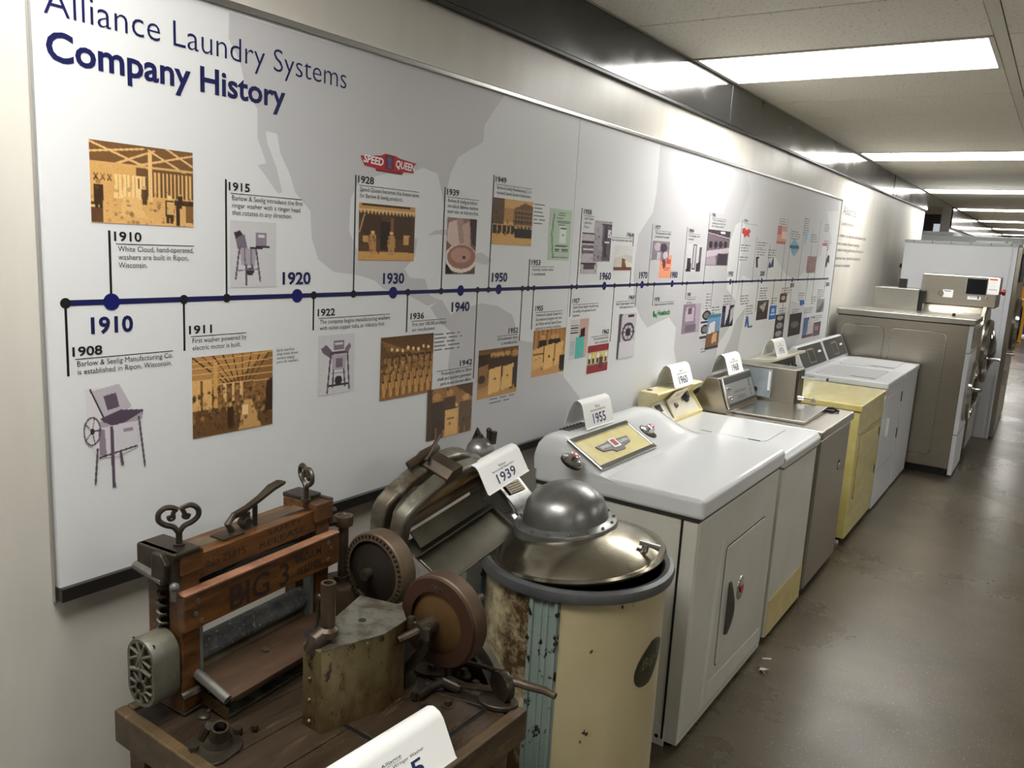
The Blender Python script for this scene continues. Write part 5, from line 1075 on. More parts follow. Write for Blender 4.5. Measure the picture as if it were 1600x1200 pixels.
# ---- 1960 washer
Y0, Y1 = 3.755, 4.40
W3 = thing('top_load_washer', 'aged white top-loading washer with yellowed cream sloping control console', 'washing machine', (.45, 4.08, 0))
b = B(); b.box(BX+.02, FX-.006, Y0+.008, Y1-.006, .03, .885); obj('cabinet', b, enamel2, W3, bev=.006)
b = B(); b.box(FX-.0058, FX-.0035, Y0+.02, Y1-.015, .03, .22); obj('toe_panel', b, mat('yellow_stained_enamel', (206, 190, 132), .35, rgb2=(188, 170, 110), scale=10), W3)
b = B(); b.box(BX+.04, FX-.05, Y0+.03, Y1-.03, 0, .03); obj('plinth', b, blackp, W3)
b = B(); b.box(BX+.01, FX+.0, Y0+.006, Y1-.004, .882, .890); obj('lid_gap', b, mat('rusty_gap', (96, 70, 40), .6), W3)
b = B(); b.prism([(BX+.01, .888), (FX+.004, .888), (FX+.008, .93), (FX-.012, .956), (BX+.01, .962)], 'y', Y0, Y1); tp = obj('top_panel', b, enamel, W3, bev=.008)
lc = [at(1072, 668, 'z', .958), at(1105, 648, 'z', .958), at(1234, 667, 'z', .958), at(1206, 689, 'z', .958)]
b = B(); ly0, ly1 = lc[0].y, lc[1].y; pts = rnd(ly0, ly0+.40, .235, .66, .035); b.hull([(x, y, .9565) for y, x in pts], [(x, y, .9605) for y, x in pts]); ld = obj('wash_lid', b, enamel, W3, bev=.0015)
b = B(); pts = rnd(ly0-.003, ly0+.403, .232, .663, .038); b.hull([(x, y, .955) for y, x in pts], [(x, y, .9588) for y, x in pts]); obj('lid_seam', b, shl, W3)
for xx in (.33, .58): b = B(); b.box(xx, xx+.06, ly0-.004, ly0+.001, .9575, .9612); obj('lid_hinge', b, iron, ld)
b = B(); b.cyl((.415, Y0-.001, .935), (.415, Y0+.004, .935), .006, seg=12); obj('screw', b, blackp, W3)
# console
cy0, cy1 = 3.77, 4.375; zt0 = 1.142
side = [(.045, .955), (.040, zt0-.01), (.048, zt0), (.145, zt0), (.152, zt0-.008), (.092, 1.072), (.165, .975), (.168, .955)]
for ys in ((cy0, cy0+.016), (cy1-.016, cy1)):
    b = B(); b.prism(side, 'y', *ys); obj('console_side', b, creamp, W3, bev=.003)
b = B(); b.prism([(.042, zt0-.012), (.048, zt0), (.145, zt0), (.152, zt0-.008), (.135, zt0-.016)], 'y', cy0+.016, cy1-.016); obj('console_top', b, creamp, W3, bev=.002)
b = B(); b.prism([(.045, .955), (.042, zt0-.012), (.052, zt0-.012), (.055, .955)], 'y', cy0+.016, cy1-.016); obj('console_back', b, creamp, W3)
b = B(); b.prism([(.135, zt0-.016), (.085, 1.072), (.078, 1.072), (.12, zt0-.016)], 'y', cy0+.016, cy1-.016); obj('console_upper_face', b, yellowed, W3)
b = B(); b.prism([(.085, 1.072), (.160, .975), (.160, .957), (.04, .957), (.04, 1.072)], 'y', cy0+.016, cy1-.016); obj('console_lower_face', b, mat('console_white_face', (226, 222, 206), .3), W3)
b = B(); b.prism([(.158, .985), (.168, .978), (.170, .957), (.158, .957)], 'y', cy0, cy1); obj('amber_rim', b, yellowed, W3, bev=.002)
for ys, ye in ((cy0+.001, cy0+.004), (cy1-.004, cy1-.001)):
    b = B(); b.tube([(.150, (ys+ye)/2, zt0-.006), (.094, (ys+ye)/2, 1.072), (.168, (ys+ye)/2, .972)], .006, 6); obj('amber_rim', b, yellowed, W3)
fn0 = Vector((.085, 0, 1.072)); fd = (Vector((.160, 0, .975))-fn0); fl = fd.length; fd = fd/fl; fnn = Vector((-fd.z, 0, fd.x))
def fpt(y, t, lift=0): return fn0+fd*(t*fl)+Vector((0, y, 0))+fnn*lift
def fslab(name, y0, y1, t0, t1, lift, th, m, parent, bev=0):
    b = B(); b.hull([fpt(y0, t0, lift), fpt(y1, t0, lift), fpt(y1, t1, lift), fpt(y0, t1, lift)], [fpt(y0, t0, lift+th), fpt(y1, t0, lift+th), fpt(y1, t1, lift+th), fpt(y0, t1, lift+th)]); return obj(name, b, m, parent, bev=bev)
fslab('control_plate', cy0+.05, cy0+.17, .05, .85, .001, .003, whi, W3)
fslab('timer_window', cy0+.075, cy0+.140, .15, .50, .004, .004, mat('dark_dial', (34, 44, 38), .3), W3, .002)
fslab('warning_print', cy0+.10, cy0+.135, .58, .62, .004, .0008, redm, W3); fslab('warning_print', cy0+.105, cy0+.140, .68, .72, .004, .0008, redm, W3); fslab('dark_switch', cy0+.115, cy0+.145, .76, .84, .004, .006, blackp, W3)
b = B(); b.prism([(.150, zt0-.018), (.104, 1.068), (.158, .985), (.164, .985), (.116, 1.066), (.156, zt0-.018)], 'y', cy0+.215, cy0+.385); cen = obj('centre_plate', b, mat('ivory_plate', (224, 216, 196), .35), W3, bev=.001)
b = B(); un = Vector((.156-.116, 0, zt0-.018-1.066)); ul = un.length; un = un/ul; nn_ = Vector((un.z, 0, -un.x))
for i_, (s_, oy, oz) in enumerate((('Speed', .0, .0), ('Queen', .062, .0))): text(b, s_, lambda x, y, oy=oy: Vector((.116, 0, 1.066))+un*(.028+y+.12*(x+oy))+nn_*.001+Vector((0, cy0+.245+oy+x, 0)), .020, .058, .004, .35)
obj('script_lettering', b, redm, cen, flat=True)
for yk, tk, r in ((cy0+.285, .45, .015), (cy0+.40, .25, .014)):
    c = fpt(yk, tk, .004+(.012 if yk < cy0+.35 else 0)); b = B(); b.lathe([(0, 0), (r, 0), (r*.9, .012), (r*.5, .016), (0, .016)], c, fnn, 20); obj('control_knob', b, mat('grey_knob', (110, 108, 104), .3, .6), W3)
c = fpt(cy0+.485, .10, .002); b = B(); b.lathe([(0, 0), (.042, 0), (.042, .006), (.034, .010), (.028, .012), (.026, .022), (0, .024)], c, fnn, 32); kk = obj('timer_dial', b, mat('dark_timer', (48, 48, 44), .3, .3), W3)
b = B(); b.lathe([(0, .024), (.018, .024), (.016, .027), (0, .028)], c, fnn, 20); obj('dial_cap', b, mat('grey_knob', (110, 108, 104)), kk)
b = B(); b.box(.06, .085, cy0+.05, cy0+.075, zt0, zt0+.004); obj('top_screw', b, blackp, W3, bev=.002)
card('1960', 'Speed Queen Automatic Washer', 'white folded card reading 1960 on the yellowed console of the aged white washer', (.085, at(1052, 590, 'x', .1).y+.05, zt0), A(0), .26, .115, .062)

# ---- 1968 stainless coin washer
Y0, Y1 = 4.43, 5.20
W4 = thing('coin_washer', 'stainless steel top-loading coin washer with grey console and large coin box', 'washing machine', (.45, 4.8, 0))
b = B(); b.box(BX+.02, FX-.045, Y0+.012, Y1-.01, .02, .905); obj('cabinet', b, ss, W4, bev=.003)
b = B(); b.box(FX-.043, FX-.0, Y0+.020, Y1-.015, .045, .900); obj('front_panel', b, ss, W4, bev=.014)
b = B(); b.box(FX-.046, FX-.042, Y0+.01, Y1-.01, .03, .905); obj('panel_gap', b, blackp, W4)
b = B(); b.box(BX+.04, FX-.04, Y0+.03, Y1-.03, 0, .025); obj('plinth', b, blackp, W4)
b = B(); b.box(BX+.0, FX+.012, Y0-.004, Y1-.0, .905, .955); tp = obj('top_panel', b, ssv, W4, bev=.010)
b = B(); b.hull([(.28, Y0+.10, .956), (.70, Y0+.10, .956), (.70, Y0+.62, .956), (.28, Y0+.62, .956)], [(.28, Y0+.10, .966), (.70, Y0+.10, .972), (.70, Y0+.62, .985), (.28, Y0+.62, .966)]); lid_ = obj('wash_lid', b, ssv, W4, bev=.004)
b = B(); b.box(.66, .74, Y0+.60, Y0+.68, .956, .968); b.tube([(.66, Y0+.62, .968), (.72, Y0+.66, .972), (.76, Y0+.64, .962)], .008, 8); obj('lid_catch', b, blackp, W4)
b = B(); ey = at(1310, 726, 'x', FX); b.box(FX-.001, FX+.002, ey.y-.02, ey.y+.02, ey.z-.028, ey.z+.028); bg = obj('front_badge', b, blackp, W4, bev=.001)
b = B(); b.tube([(FX+.003, ey.y-.008, ey.z-.018), (FX+.003, ey.y-.008, ey.z+.016), (FX+.003, ey.y+.01, ey.z+.010), (FX+.003, ey.y-.006, ey.z)], .0025, 6); obj('badge_mark', b, whi, bg)
cy0, cy1 = 4.45, 5.0; 
b = B(); b.prism([(.06, .955), (.14, 1.145), (.15, 1.156), (.215, 1.156), (.285, .975), (.285, .955)], 'y', cy0, cy1); cs_ = obj('console', b, ss, W4, bev=.004)
c0_ = Vector((.217, 0, 1.154)); cdv = Vector((.285, 0, .975))-c0_; cl_ = cdv.length; cdv = cdv/cl_; cn = Vector((-cdv.z, 0, cdv.x))
def cpt(y, t, lift=0): return c0_+cdv*(t*cl_)+Vector((0, y, 0))+cn*lift
def cslab(name, y0, y1, t0, t1, lift, th, m, parent, bev=0):
    b = B(); b.hull([cpt(y0, t0, lift), cpt(y1, t0, lift), cpt(y1, t1, lift), cpt(y0, t1, lift)], [cpt(y0, t0, lift+th), cpt(y1, t0, lift+th), cpt(y1, t1, lift+th), cpt(y0, t1, lift+th)]); return obj(name, b, m, parent, bev=bev)
cslab('dark_surround', cy0+.03, cy1-.012, .04, .92, 0, .006, mat('charcoal_band', (62, 62, 62), .4, .3), cs_, .002)
fcp = cslab('control_face', cy0+.045, cy1-.03, .24, .84, .006, .002, mat('grey_control_face', (150, 152, 150), .35, .5), cs_)
cslab('control_edge', cy0+.012, cy0+.03, .02, .97, 0, .016, chrome, cs_, .005)
for t in (.38, .66):
    c = cpt(cy0+.085, t, .008); b = B(); b.lathe([(0, 0), (.012, 0), (.010, .014), (0, .016)], c, cn, 16); obj('indicator_knob', b, chrome, cs_)
b = B(); text(b, 'speed queen', lambda x, y: cpt(cy0+.17+x, .56-y/cl_, .0085), .012, .20, 0); obj('face_lettering', b, inkgrey, cs_, flat=True)
b = B()
for k in range(4): c = cpt(cy1-.10, .30+.15*k, .0085); b.lathe([(.008, 0), (.010, 0), (.010, .0006), (.008, .0006)], c, cn, 18, cap=False)
for k in range(3): b.hull([cpt(cy0+.20, .68+.04*k, .0085), cpt(cy0+.34, .68+.04*k, .0085), cpt(cy0+.34, .69+.04*k, .0085), cpt(cy0+.20, .69+.04*k, .0085)], [cpt(cy0+.20, .68+.04*k, .009), cpt(cy0+.34, .68+.04*k, .009), cpt(cy0+.34, .69+.04*k, .009), cpt(cy0+.20, .69+.04*k, .009)])
obj('face_print', b, inkgrey, cs_)
# coin box
b = B(); b.box(.085, .494, 5.06, 5.24, .955, 1.178); cbx = obj('coin_box', b, ss, W4, bev=.005)
b = B(); b.box(.160, .345, 5.054, 5.060, .985, 1.160); obj('instruction_plate', b, mat('pale_blue_plate', (170, 182, 190), .3, .3, rgb2=(150, 160, 166), scale=9), cbx)
b = B(); b.box(.325, .338, 5.050, 5.054, 1.03, 1.15); obj('white_strip', b, whi, cbx); b = B(); b.cyl((.25, 5.054, 1.03), (.25, 5.046, 1.03), .014, seg=20); obj('coin_lock', b, iron, cbx)
b = B(); b.box(.494, .505, 5.07, 5.20, .965, 1.172); cf = obj('coin_slide_face', b, iron, cbx)
b = B(); b.box(.505, .66, 5.10, 5.15, 1.128, 1.140); b.box(.655, .66, 5.09, 5.16, 1.128, 1.150); obj('coin_slide', b, chrome, cf)
b = B(); b.cyl((.50, 5.10, 1.005), (.545, 5.10, 1.005), .018, .014); b.tube([(.545, 5.10, 1.005), (.60, 5.10, 1.0)], .005, 8); b.cyl((.60, 5.09, 1.0), (.60, 5.11, 1.0), .014); obj('key', b, chrome, cf)
card('1968', 'Speed Queen Coin Washer', 'white folded card reading 1968 on the stainless steel coin washer', (.155, at(1141, 572, 'x', .17).y-.02, 1.156), A(0), .26, .115, .062)

# ---- yellow washer
Y0, Y1 = 5.46, 6.32
W5 = thing('yellow_dryer', 'harvest yellow machine with dark console and hinged front door', 'clothes dryer', (.45, 5.9, 0))
b = B(); b.box(BX+.02, FX-.004, Y0+.008, Y1-.006, .05, .905); obj('cabinet', b, yellow, W5, bev=.006)
b = B(); b.box(BX+.0, FX+.006, Y0, Y1, .908, .950); obj('top_panel', b, yellow, W5, bev=.007)
b = B(); b.box(BX+.04, FX-.03, Y0+.03, Y1-.03, .03, .05); obj('plinth', b, blackp, W5)
for x in (BX+.1, FX-.06):
    for y in (Y0+.06, Y1-.08): b = B(); b.cyl((x, y, 0), (x, y, .04), .018, .012, seg=12); obj('foot', b, whi, W5)
b = B(); pts = rnd(Y0+.12, Y1-.10, .30, .72, .02); b.hull([(FX-.005, y, z) for y, z in pts], [(FX+.003, y, z) for y, z in pts]); dd = obj('door', b, yellow, W5, bev=.002)
b = B(); pts = rnd(Y0+.116, Y1-.096, .296, .724, .022); b.hull([(FX-.005, y, z) for y, z in pts], [(FX-.002, y, z) for y, z in pts]); obj('door_gap', b, mat('olive_gap', (120, 108, 50), .5), dd)
for z in (.38, .66): b = B(); b.box(FX-.004, FX+.006, Y1-.10, Y1-.07, z-.03, z+.03); obj('hinge', b, mat('dark_hinge', (84, 70, 36), .4, .4), W5, bev=.001)
b = B(); b.box(FX-.004, FX+.002, Y0+.05, Y1-.04, .748, .752); obj('panel_crease', b, mat('olive_gap', (120, 108, 50)), W5)
cy0, cy1 = 5.50, 6.25
b = B(); b.prism([(.05, .95), (.03, 1.10), (.06, 1.155), (.235, 1.175), (.24, 1.160), (.16, 1.13), (.19, .965), (.19, .95)], 'y', cy0, cy1); cc_ = obj('console', b, mat('pale_console_trim', (206, 202, 184), .3, .2), W5, bev=.004)
b = B(); b.prism([(.165, 1.125), (.196, .97), (.200, .97), (.170, 1.125)], 'y', cy0+.02, cy1-.02); fc = obj('control_face', b, mat('dark_brown_control', (44, 38, 34), .3), cc_)
for k, yy in enumerate((5.78, 5.92, 6.05, 6.16)): c = Vector((.187, yy, 1.05)); b = B(); b.lathe([(0, 0), (.035, 0), (.034, .006), (.02, .008), (.018, .02), (0, .02)], c, (1, 0, .2), 24); obj('control_knob', b, mat('silver_black_knob', (120, 118, 114), .25, .8, rgb2=(30, 28, 26), scale=40), fc)
card('1976', 'Speed Queen Electric Dryer', 'white folded card reading 1976 on the yellow machine console', (.13, 5.80, 1.168), A(0), .26, .115, .062)

# ---- two modern white machines
def white_machine(Y0, Y1, label, door, group):
    T = thing('front_control_dryer' if door else 'top_load_machine', label, 'washing machine' if not door else 'clothes dryer', (.45, (Y0+Y1)/2, 0), group)
    b = B(); b.box(BX+.02, FX-.008, Y0+.006, Y1-.006, .02, .935); obj('cabinet', b, white, T, bev=.005)
    b = B(); b.box(BX+.04, FX-.05, Y0+.03, Y1-.03, 0, .02); obj('plinth', b, blackp, T)
    b = B(); b.box(BX+.0, FX+.0, Y0, Y1, .938, .985); obj('top_panel', b, white, T, bev=.010)
    b = B(); pts = rnd(Y0+.05, Y1-.05, .27, .70, .05); b.hull([(x, y, .984) for y, x in pts], [(x, y, .992) for y, x in pts]); l = obj('wash_lid', b, mat('glossy_white_lid', (216, 219, 224), .22, coat=.2), T, bev=.003)
    b = B(); b.box(.52, .56+.14, Y0+.10, Y0+.135, .992, .9935); lb = obj('lid_sticker', b, mat('grey_sticker', (104, 98, 96), .5, rgb2=(76, 70, 70), scale=60), l); lb['label'] = 'dark grey print strip on the lid'
    b = B(); b.prism([(.09, .985), (.075, 1.155), (.095, 1.175), (.125, 1.168), (.205, 1.0), (.205, .985)], 'y', Y0+.0, Y1-.0); c = obj('console', b, white, T, bev=.006)
    p0_ = Vector((.129, 0, 1.163)); dv = Vector((.204, 0, 1.004))-p0_; ll = dv.length; dv = dv/ll; nv_ = Vector((-dv.z, 0, dv.x))
    def pt(y, t, l=0): return p0_+dv*(t*ll)+Vector((0, y, 0))+nv_*l
    def sl(name, y0, y1, t0, t1, l, th, m, par, bev=0):
        b = B(); b.hull([pt(y0, t0, l), pt(y1, t0, l), pt(y1, t1, l), pt(y0, t1, l)], [pt(y0, t0, l+th), pt(y1, t0, l+th), pt(y1, t1, l+th), pt(y0, t1, l+th)]); return obj(name, b, m, par, bev=bev)
    f = sl('control_face', Y0+.02, Y1-.05, .0, .96, 0, .004, mat('charcoal_control', (66, 66, 64), .35), c)
    ya_ = Y0+.22
    sc = sl('display_frame', ya_, ya_+.19, .18, .84, .004, .005, mat('silver_frame', (190, 190, 186), .2, .8), f, .002); sl('display_screen', ya_+.015, ya_+.165, .24, .78, .009, .0012, mat('dark_display', (40, 42, 40), .2, rgb2=(74, 76, 72), scale=30), sc)
    sl('logo_plate', Y1-.22, Y1-.13, .36, .46, .004, .002, whi, f)
    if door:
        b = B(); pts = rnd(Y0+.10, Y1-.06, .36, .87, .02); b.hull([(FX-.009, y, z) for y, z in pts], [(FX-.003, y, z) for y, z in pts]); d_ = obj('door', b, white, T, bev=.002)
        b = B(); pts = rnd(Y0+.096, Y1-.056, .356, .874, .022); b.hull([(FX-.009, y, z) for y, z in pts], [(FX-.007, y, z) for y, z in pts]); obj('door_gap', b, shl, d_)
        for z in (.50, .80): b = B(); b.box(FX-.006, FX+.004, Y1-.07, Y1-.045, z-.04, z+.04); obj('hinge', b, irong, T, bev=.001)
        b = B(); b.box(FX-.003, FX+.014, Y0+.14, Y0+.17, .56, .70); obj('door_pull', b, whi, d_, bev=.004)
        b = B(); b.box(FX-.009, FX-.006, Y0+.02, Y1-.02, .316, .322); obj('panel_gap', b, shl, T)
    return T
white_machine(6.40, 7.17, 'white dryer with charcoal control panel and side-hinged front door, beside the yellow machine', True, 'modern white machines')
white_machine(7.20, 7.95, 'white top-loading washer with charcoal control panel, beside the big stainless cabinet', False, 'modern white machines')

# ---- big stainless cabinet washer, seen from its side
K1 = thing('cabinet_washer', 'large stainless steel cabinet washer with white front edge and chrome round door', 'washing machine', (.6, 8.35, 0))
Y0, Y1 = 8.0, 8.70; KX = 1.147
b = B(); b.box(.06, KX, Y0, Y1, .07, 1.352); cab = obj('cabinet', b, ss, K1, bev=.004)
b = B(); b.box(.10, KX-.03, Y0+.03, Y1-.03, 0, .07); obj('plinth', b, blackp, K1)
for x0, x1 in ((.115, .475), (.525, .985)):
    b = B(); pts = rnd(x0, x1, .17, 1.275, .05, 6); n = len(pts)
    b.tube([(x, Y0-.0005, z) for x, z in pts], .006, 6, closed=True); obj('pressed_bead', b, ssv, cab)
b = B(); b.box(.045, 1.195, Y0-.012, Y1+.01, 1.362, 1.412); obj('top_panel', b, ssv, K1, bev=.006)
b = B(); b.box(.06, 1.15, Y0+.004, Y1-.004, 1.352, 1.362); obj('top_gap', b, blackp, K1)
b = B(); b.box(.50, 1.02, Y0+.10, Y1-.16, 1.412, 1.417); hp = obj('dispenser_lid', b, ssv, K1, bev=.002)
b = B(); b.cyl((1.0, Y0+.16, 1.417), (1.0, Y0+.16, 1.445), .016, .012); obj('lid_knob', b, blackp, hp)
b = B(); b.box(KX, KX+.035, Y0-.004, Y1+.004, .02, 1.355); fr_ = obj('front_frame', b, white, K1, bev=.004)
b = B(); b.box(KX+.034, KX+.060, Y0+.05, Y1-.03, 1.16, 1.34); obj('control_fascia', b, ss, K1, bev=.004)
b = B(); b.box(KX-.001, KX+.0365, Y0-.005, Y1, 1.115, 1.120); b.box(KX-.001, KX+.0365, Y0-.005, Y1, .385, .390); obj('frame_joint', b, groove, fr_)
b = B(); b.lathe([(.17, .0), (.27, .0), (.275, .02), (.262, .045), (.235, .055), (.20, .050), (.18, .030)], (KX+.035, (Y0+Y1)/2, .75), (1, 0, 0), 48, cap=False); dr_ = obj('door_ring', b, chrome, K1)
b = B(); b.lathe([(.19, .03), (.16, .055), (.10, .085), (.001, .095)], (KX+.035, (Y0+Y1)/2, .75), (1, 0, 0), 40, cap=False); obj('door_glass', b, mat('dark_door_glass', (24, 26, 28), .06, coat=.6), dr_)
b = B(); b.tube([(KX+.08, Y0+.12, .80), (KX+.14, Y0+.11, .80), (KX+.15, Y0+.11, .74)], .014, 10); b.box(KX+.08, KX+.16, Y0+.09, Y0+.13, .78, .805); obj('door_handle', b, chrome, dr_)

# ---- washer-extractor with control box
K2 = thing('washer_extractor', 'stainless drum washer-extractor with dark screen and stickers on its control box', 'washing machine', (.7, 9.45, 0))
b = B(); b.box(.594, 1.262, 9.0, 9.46, 1.475, 1.772); cbx2 = obj('control_box', b, ss, K2, bev=.014)
def side(name, u0, v0, u1, v1, m, par, th=.003, bev=0):
    p = at(u0, v0, 'y', 9.0); q = at(u1, v1, 'y', 9.0); b = B(); b.box(p.x, q.x, 9.0-th, 9.0, q.z, p.z); return obj(name, b, m, par, bev=bev)
scn = side('display_bezel', 1510.5, 432, 1541, 462.5, mat('silver_frame', (190, 190, 186), .2, .8), cbx2, .004)
side('display_screen', 1512.5, 435, 1540, 461, mat('dark_screen', (18, 20, 22), .12), cbx2, .006)
s1 = side('sticker', 1544.5, 434, 1560, 461, whi, cbx2, .001); side('sticker_band', 1547, 435.5, 1559, 438.5, mat('orange_red_band', (206, 84, 40), .4), s1, .002); side('sticker_band', 1544.7, 452, 1558, 453.6, mat('blue_band', (44, 66, 140), .4), s1, .002)
for k in range(5): side('sticker_print', 1546.5, 440.5+k*2.1, 1557.5-(k % 2)*2, 441.2+k*2.1, mat('pale_print', (150, 150, 156), .5), s1, .0016)
s2 = side('sticker', 1474, 452, 1488, 465, whi, cbx2, .001); side('sticker_band', 1475.5, 453.5, 1486, 455.5, mat('blue_band', (44, 66, 140)), s2, .002); side('sticker_print', 1476, 458, 1485, 458.8, mat('pale_print', (150, 150, 156)), s2, .0016); side('sticker_print', 1476, 461, 1485, 461.8, mat('pale_print', (150, 150, 156)), s2, .0016)
s3 = side('sticker', 1512, 462.5, 1532, 469, whi, cbx2, .001); side('sticker_band', 1514, 463.5, 1526, 465, mat('blue_band', (44, 66, 140)), s3, .002); side('sticker_mark', 1527.5, 463, 1529, 467.5, blackp, s3, .002)
c = at(1470, 458, 'y', 9); b = B(); b.lathe([(.018, 0), (.026, 0), (.026, .008), (.018, .008)], (c.x, 9.0, c.z), (0, -1, 0), 24, cap=False); obj('lock_ring', b, chrome, cbx2)
c = at(1541, 465.5, 'y', 9); b = B(); b.lathe([(0, 0), (.014, 0), (.012, .006), (0, .007)], (c.x, 9.0, c.z), (0, -1, 0), 24); obj('round_button', b, chrome, cbx2)
b = B(); b.cyl((1.262, 9.2, 1.63), (1.290, 9.2, 1.63), .018); b.lathe([(0, 0), (.030, 0), (.030, .022), (0, .028)], (1.288, 9.2, 1.63), (1, 0, 0), 24); obj('stop_button', b, redm, cbx2, label='red stop button')
b = B(); b.lathe([(0, 0), (.437, 0), (.442, .01), (.442, .52), (.437, .53), (0, .53)], (.63, 9.16, 1.065), (1, 0, 0), 64); drm = obj('drum_shell', b, ssv, K2)
b = B(); b.lathe([(0, 0), (.455, 0), (.455, .03), (.44, .045), (0, .045)], (1.16, 9.17, 1.065), (1, 0, 0), 56); fpl = obj('front_flange', b, ss, K2)
b = B(); b.lathe([(.20, 0), (.31, 0), (.315, .03), (.30, .055), (.22, .060)], (1.205, 9.17, 1.05), (1, 0, 0), 48, cap=False); dd2 = obj('door_ring', b, chrome, K2)
b = B(); b.lathe([(.25, .02), (.2, .07), (.1, .10), (.001, .11)], (1.205, 9.17, 1.05), (1, 0, 0), 40, cap=False); obj('door_glass', b, mat('dark_door_glass', (24, 26, 28), .06), dd2)
b = B(); b.tube([(1.25, 8.95, 1.0), (1.36, 8.93, 1.0), (1.37, 8.93, 1.0)], .014, 10); b.tube([(1.22, 8.98, .72), (1.25, 8.90, .65), (1.22, 8.85, .62), (1.16, 8.84, .61)], .014, 10); obj('door_handle', b, chrome, dd2)
b = B(); b.box(.64, 1.19, 8.90, 9.62, .10, .80); obj('base_cabinet', b, ss, K2, bev=.006)
b = B(); b.box(1.19, 1.225, 8.86, 8.92, .56, .70); b.box(1.10, 1.20, 8.87, 8.92, .78, .80); obj('base_bracket', b, blackp, K2)
for x in (.70, 1.12):
    for y in (8.96, 9.56): b = B(); b.cyl((x, y, 0), (x, y, .11), .03, .022, seg=14); obj('foot', b, blackp, K2)
b = B(); b.box(.212, .612, 8.80, 9.30, 1.36, 1.612); rb_ = obj('rear_box', b, ssv, K2, bev=.004)
b = B(); b.box(.614, .650, 8.84, 9.25, 1.36, 1.60); obj('black_end_panel', b, blackp, rb_)
b = B(); b.box(.25, .61, 8.82, 9.55, .10, 1.36); obj('rear_housing', b, ss, K2, bev=.004)
b = B(); c = at(1411, 443, 'y', 9.1); b.box(c.x-.035, c.x+.035, 9.08, 9.14, 1.612, c.z+.05); obj('black_connector', b, blackp, rb_, bev=.004)

# ---- tall machines
K3 = thing('tall_dryer', 'tall white-sided tumble dryer with steel front standing behind the extractor', 'clothes dryer', (.75, 10.6, 0))
TX = 1.315
b = B(); b.box(.212, TX, 10.2, 11.0, .0, 2.09); obj('cabinet', b, whitem, K3, bev=.003)
b = B(); b.box(.208, TX+.006, 10.192, 11.0, 2.09, 2.122); ed = obj('top_flange', b, mat('grey_sheet_metal', (160, 164, 166), .4, .3), K3, bev=.002)
b = B(); b.box(TX-.14, TX-.05, 10.193, 10.2, .0, 2.09); b.box(TX-.02, TX, 10.190, 10.2, .0, 2.09); obj('side_seam', b, whitem, K3, bev=.002)
b = B(); b.box(TX, TX+.045, 10.21, 10.99, .02, 2.085); sf = obj('steel_front', b, ss, K3, bev=.006)
b = B()
for k in range(6):
    b.sph((.30+.19*k, 10.191, 2.106), .006, seg=8, rings=5)
obj('screws', b, blackp, ed)
b = B(); b.lathe([(.20, 0), (.29, 0), (.30, .03), (.28, .06), (.21, .06)], (TX+.045, 10.6, 1.25), (1, 0, 0), 40, cap=False); dr3 = obj('door_ring', b, chrome, K3)
b = B(); b.lathe([(.22, .02), (.1, .05), (.001, .06)], (TX+.045, 10.6, 1.25), (1, 0, 0), 32, cap=False); obj('door_glass', b, mat('dark_door_glass', (24, 26, 28), .06), dr3)
b = B(); b.tube([(TX+.045, 10.28, .95), (TX+.12, 10.28, .95)], .016, 10); b.box(TX+.045, TX+.075, 10.24, 10.32, .60, .78); obj('door_handle', b, chrome, K3)
b = B(); b.box(TX+.046, TX+.060, 10.24, 10.96, 1.72, 2.02); obj('control_fascia', b, blackp, K3, bev=.004)
b = B(); b.box(.9, 1.18, 10.35, 10.5, 2.122, 2.145); b.cyl((1.22, 10.4, 2.122), (1.22, 10.4, 2.15), .02); obj('roof_box', b, white, K3, bev=.002)
c = at(1407, 415, 'y', 10.2); b = B(); b.cyl((c.x+.01, 10.35, c.z), (c.x-.03, 10.35, c.z), .025, seg=14); obj('rear_stud', b, blackp, K3)
K4 = thing('tall_dryer', 'tall grey cabinet dryer farthest along the wall, rising behind the white-sided one', 'clothes dryer', (.75, 11.8, 0))
b = B(); b.box(.226, 1.30, 11.3, 12.3, 0, 2.215); obj('cabinet', b, mat('pale_grey_sheet', (180, 184, 186), .4, .2), K4, bev=.004)
b = B(); b.box(.226, .56, 11.34, 12.2, 2.215, 2.262); obj('rear_hood', b, mat('grey_sheet_metal', (160, 164, 166)), K4, bev=.003)
b = B(); b.box(1.30, 1.34, 11.32, 12.28, .03, 2.2); obj('steel_front', b, ss, K4, bev=.004)
b = B(); b.lathe([(.20, 0), (.30, 0), (.30, .04), (.21, .05)], (1.34, 11.8, 1.2), (1, 0, 0), 36, cap=False); dr4 = obj('door_ring', b, chrome, K4)
b = B(); b.lathe([(.22, .02), (.1, .05), (.001, .06)], (1.34, 11.8, 1.2), (1, 0, 0), 32, cap=False); obj('door_glass', b, mat('dark_door_glass', (24, 26, 28), .06), dr4)
b = B(); b.tube([(1.34, 11.4, 1.0), (1.42, 11.4, 1.0)], .016, 10); obj('door_handle', b, chrome, K4)

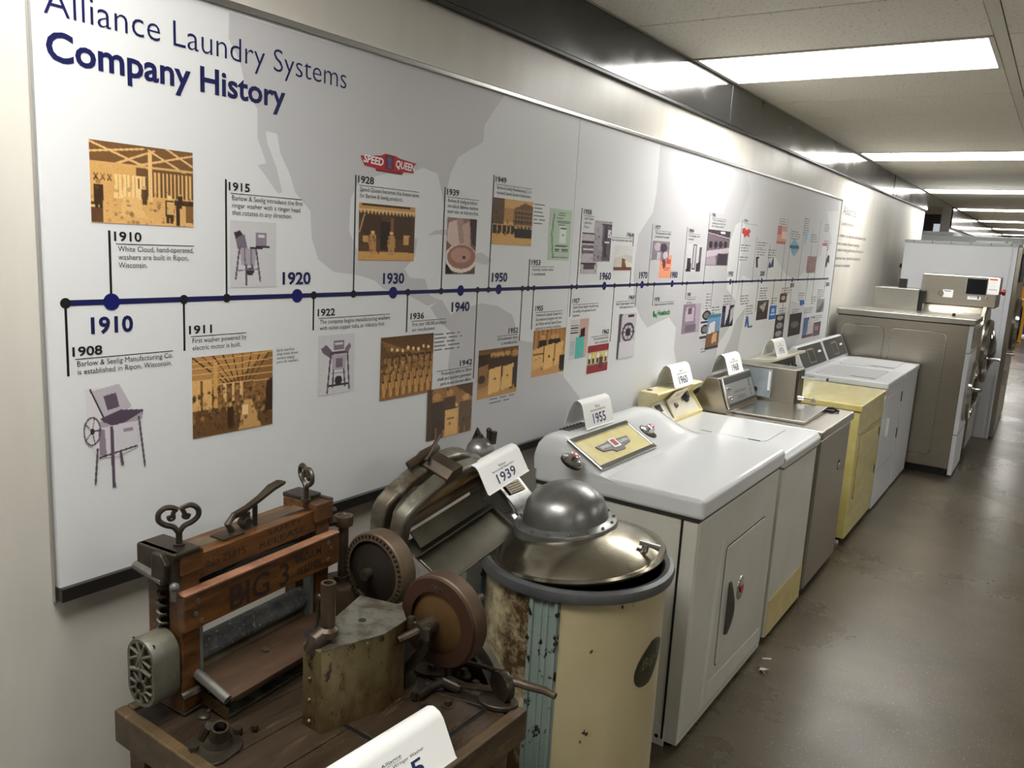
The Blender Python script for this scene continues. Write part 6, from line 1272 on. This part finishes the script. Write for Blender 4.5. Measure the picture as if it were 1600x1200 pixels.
# ---- yellow guard rail and blue bin far along the aisle
G = thing('guard_rail', 'yellow steel guard rail across the far aisle', 'guard rail', (2.6, 24, 0))
ym_ = mat('safety_yellow', (222, 160, 26), .4)
gx0 = at(1588, 470, 'y', 24).x
for z in (at(1592, 474, 'y', 24).z, at(1592, 455, 'y', 24).z):
    b = B(); b.tube([(gx0, 24, z), (gx0+2.6, 24, z)], .075, 12); obj('rail', b, ym_, G)
for k in range(3): b = B(); b.cyl((gx0+.15+k*1.15, 24, 0), (gx0+.15+k*1.15, 24, at(1592, 452, 'y', 24).z+.08), .09, seg=18); obj('post', b, ym_, G)
c = at(1590, 440, 'y', 26)
b = B(); b.box(c.x, c.x+1.6, 26, 26.9, .10, c.z+.25); bx = obj('blue_container', b, mat('container_blue', (38, 70, 140), .45), bev=.03); tag(bx, 'blue storage container standing beyond the yellow guard rail', 'container')
# litter on the floor
pm = mat('clear_wrapper', (196, 196, 190), .25)
c = at(1191, 1049, 'z', 0); b = B(); rr_ = random.Random(3)
pts = [(c.x+rr_.uniform(-.03, .03), c.y+rr_.uniform(-.028, .028), rr_.uniform(.0, .016)) for _ in range(22)]
for i in range(0, 20, 2): b.poly([pts[i], pts[i+1], pts[(i+3) % 22]])
l_ = obj('wrapper', b, pm, flat=True); tag(l_, 'crumpled clear wrapper lying on the floor by the white dryer', 'litter')
c = at(1199, 1030, 'z', 0); b = B(); b.slab([(c.x-.02, c.y-.012, .0), (c.x+.016, c.y+.010, .0), (c.x+.014, c.y+.015, .001), (c.x-.022, c.y-.007, .001)], (0, 0, 1), .0015); l_ = obj('paper_scrap', b, whi); tag(l_, 'thin white paper scrap on the floor near the clear wrapper', 'litter')
bpy.data.objects.remove(_to); bpy.data.curves.remove(_cur)
for o in bpy.data.objects:
    if o.type == 'MESH' and o.parent and o.name.split('.')[0] in ('rivets', 'screw_heads', 'gear_teeth', 'screws', 'small_print', 'bolts', 'face_print', 'plate_print', 'glazing_bars'): o['kind'] = 'stuff'
    if '_b' in o: del o['_b']
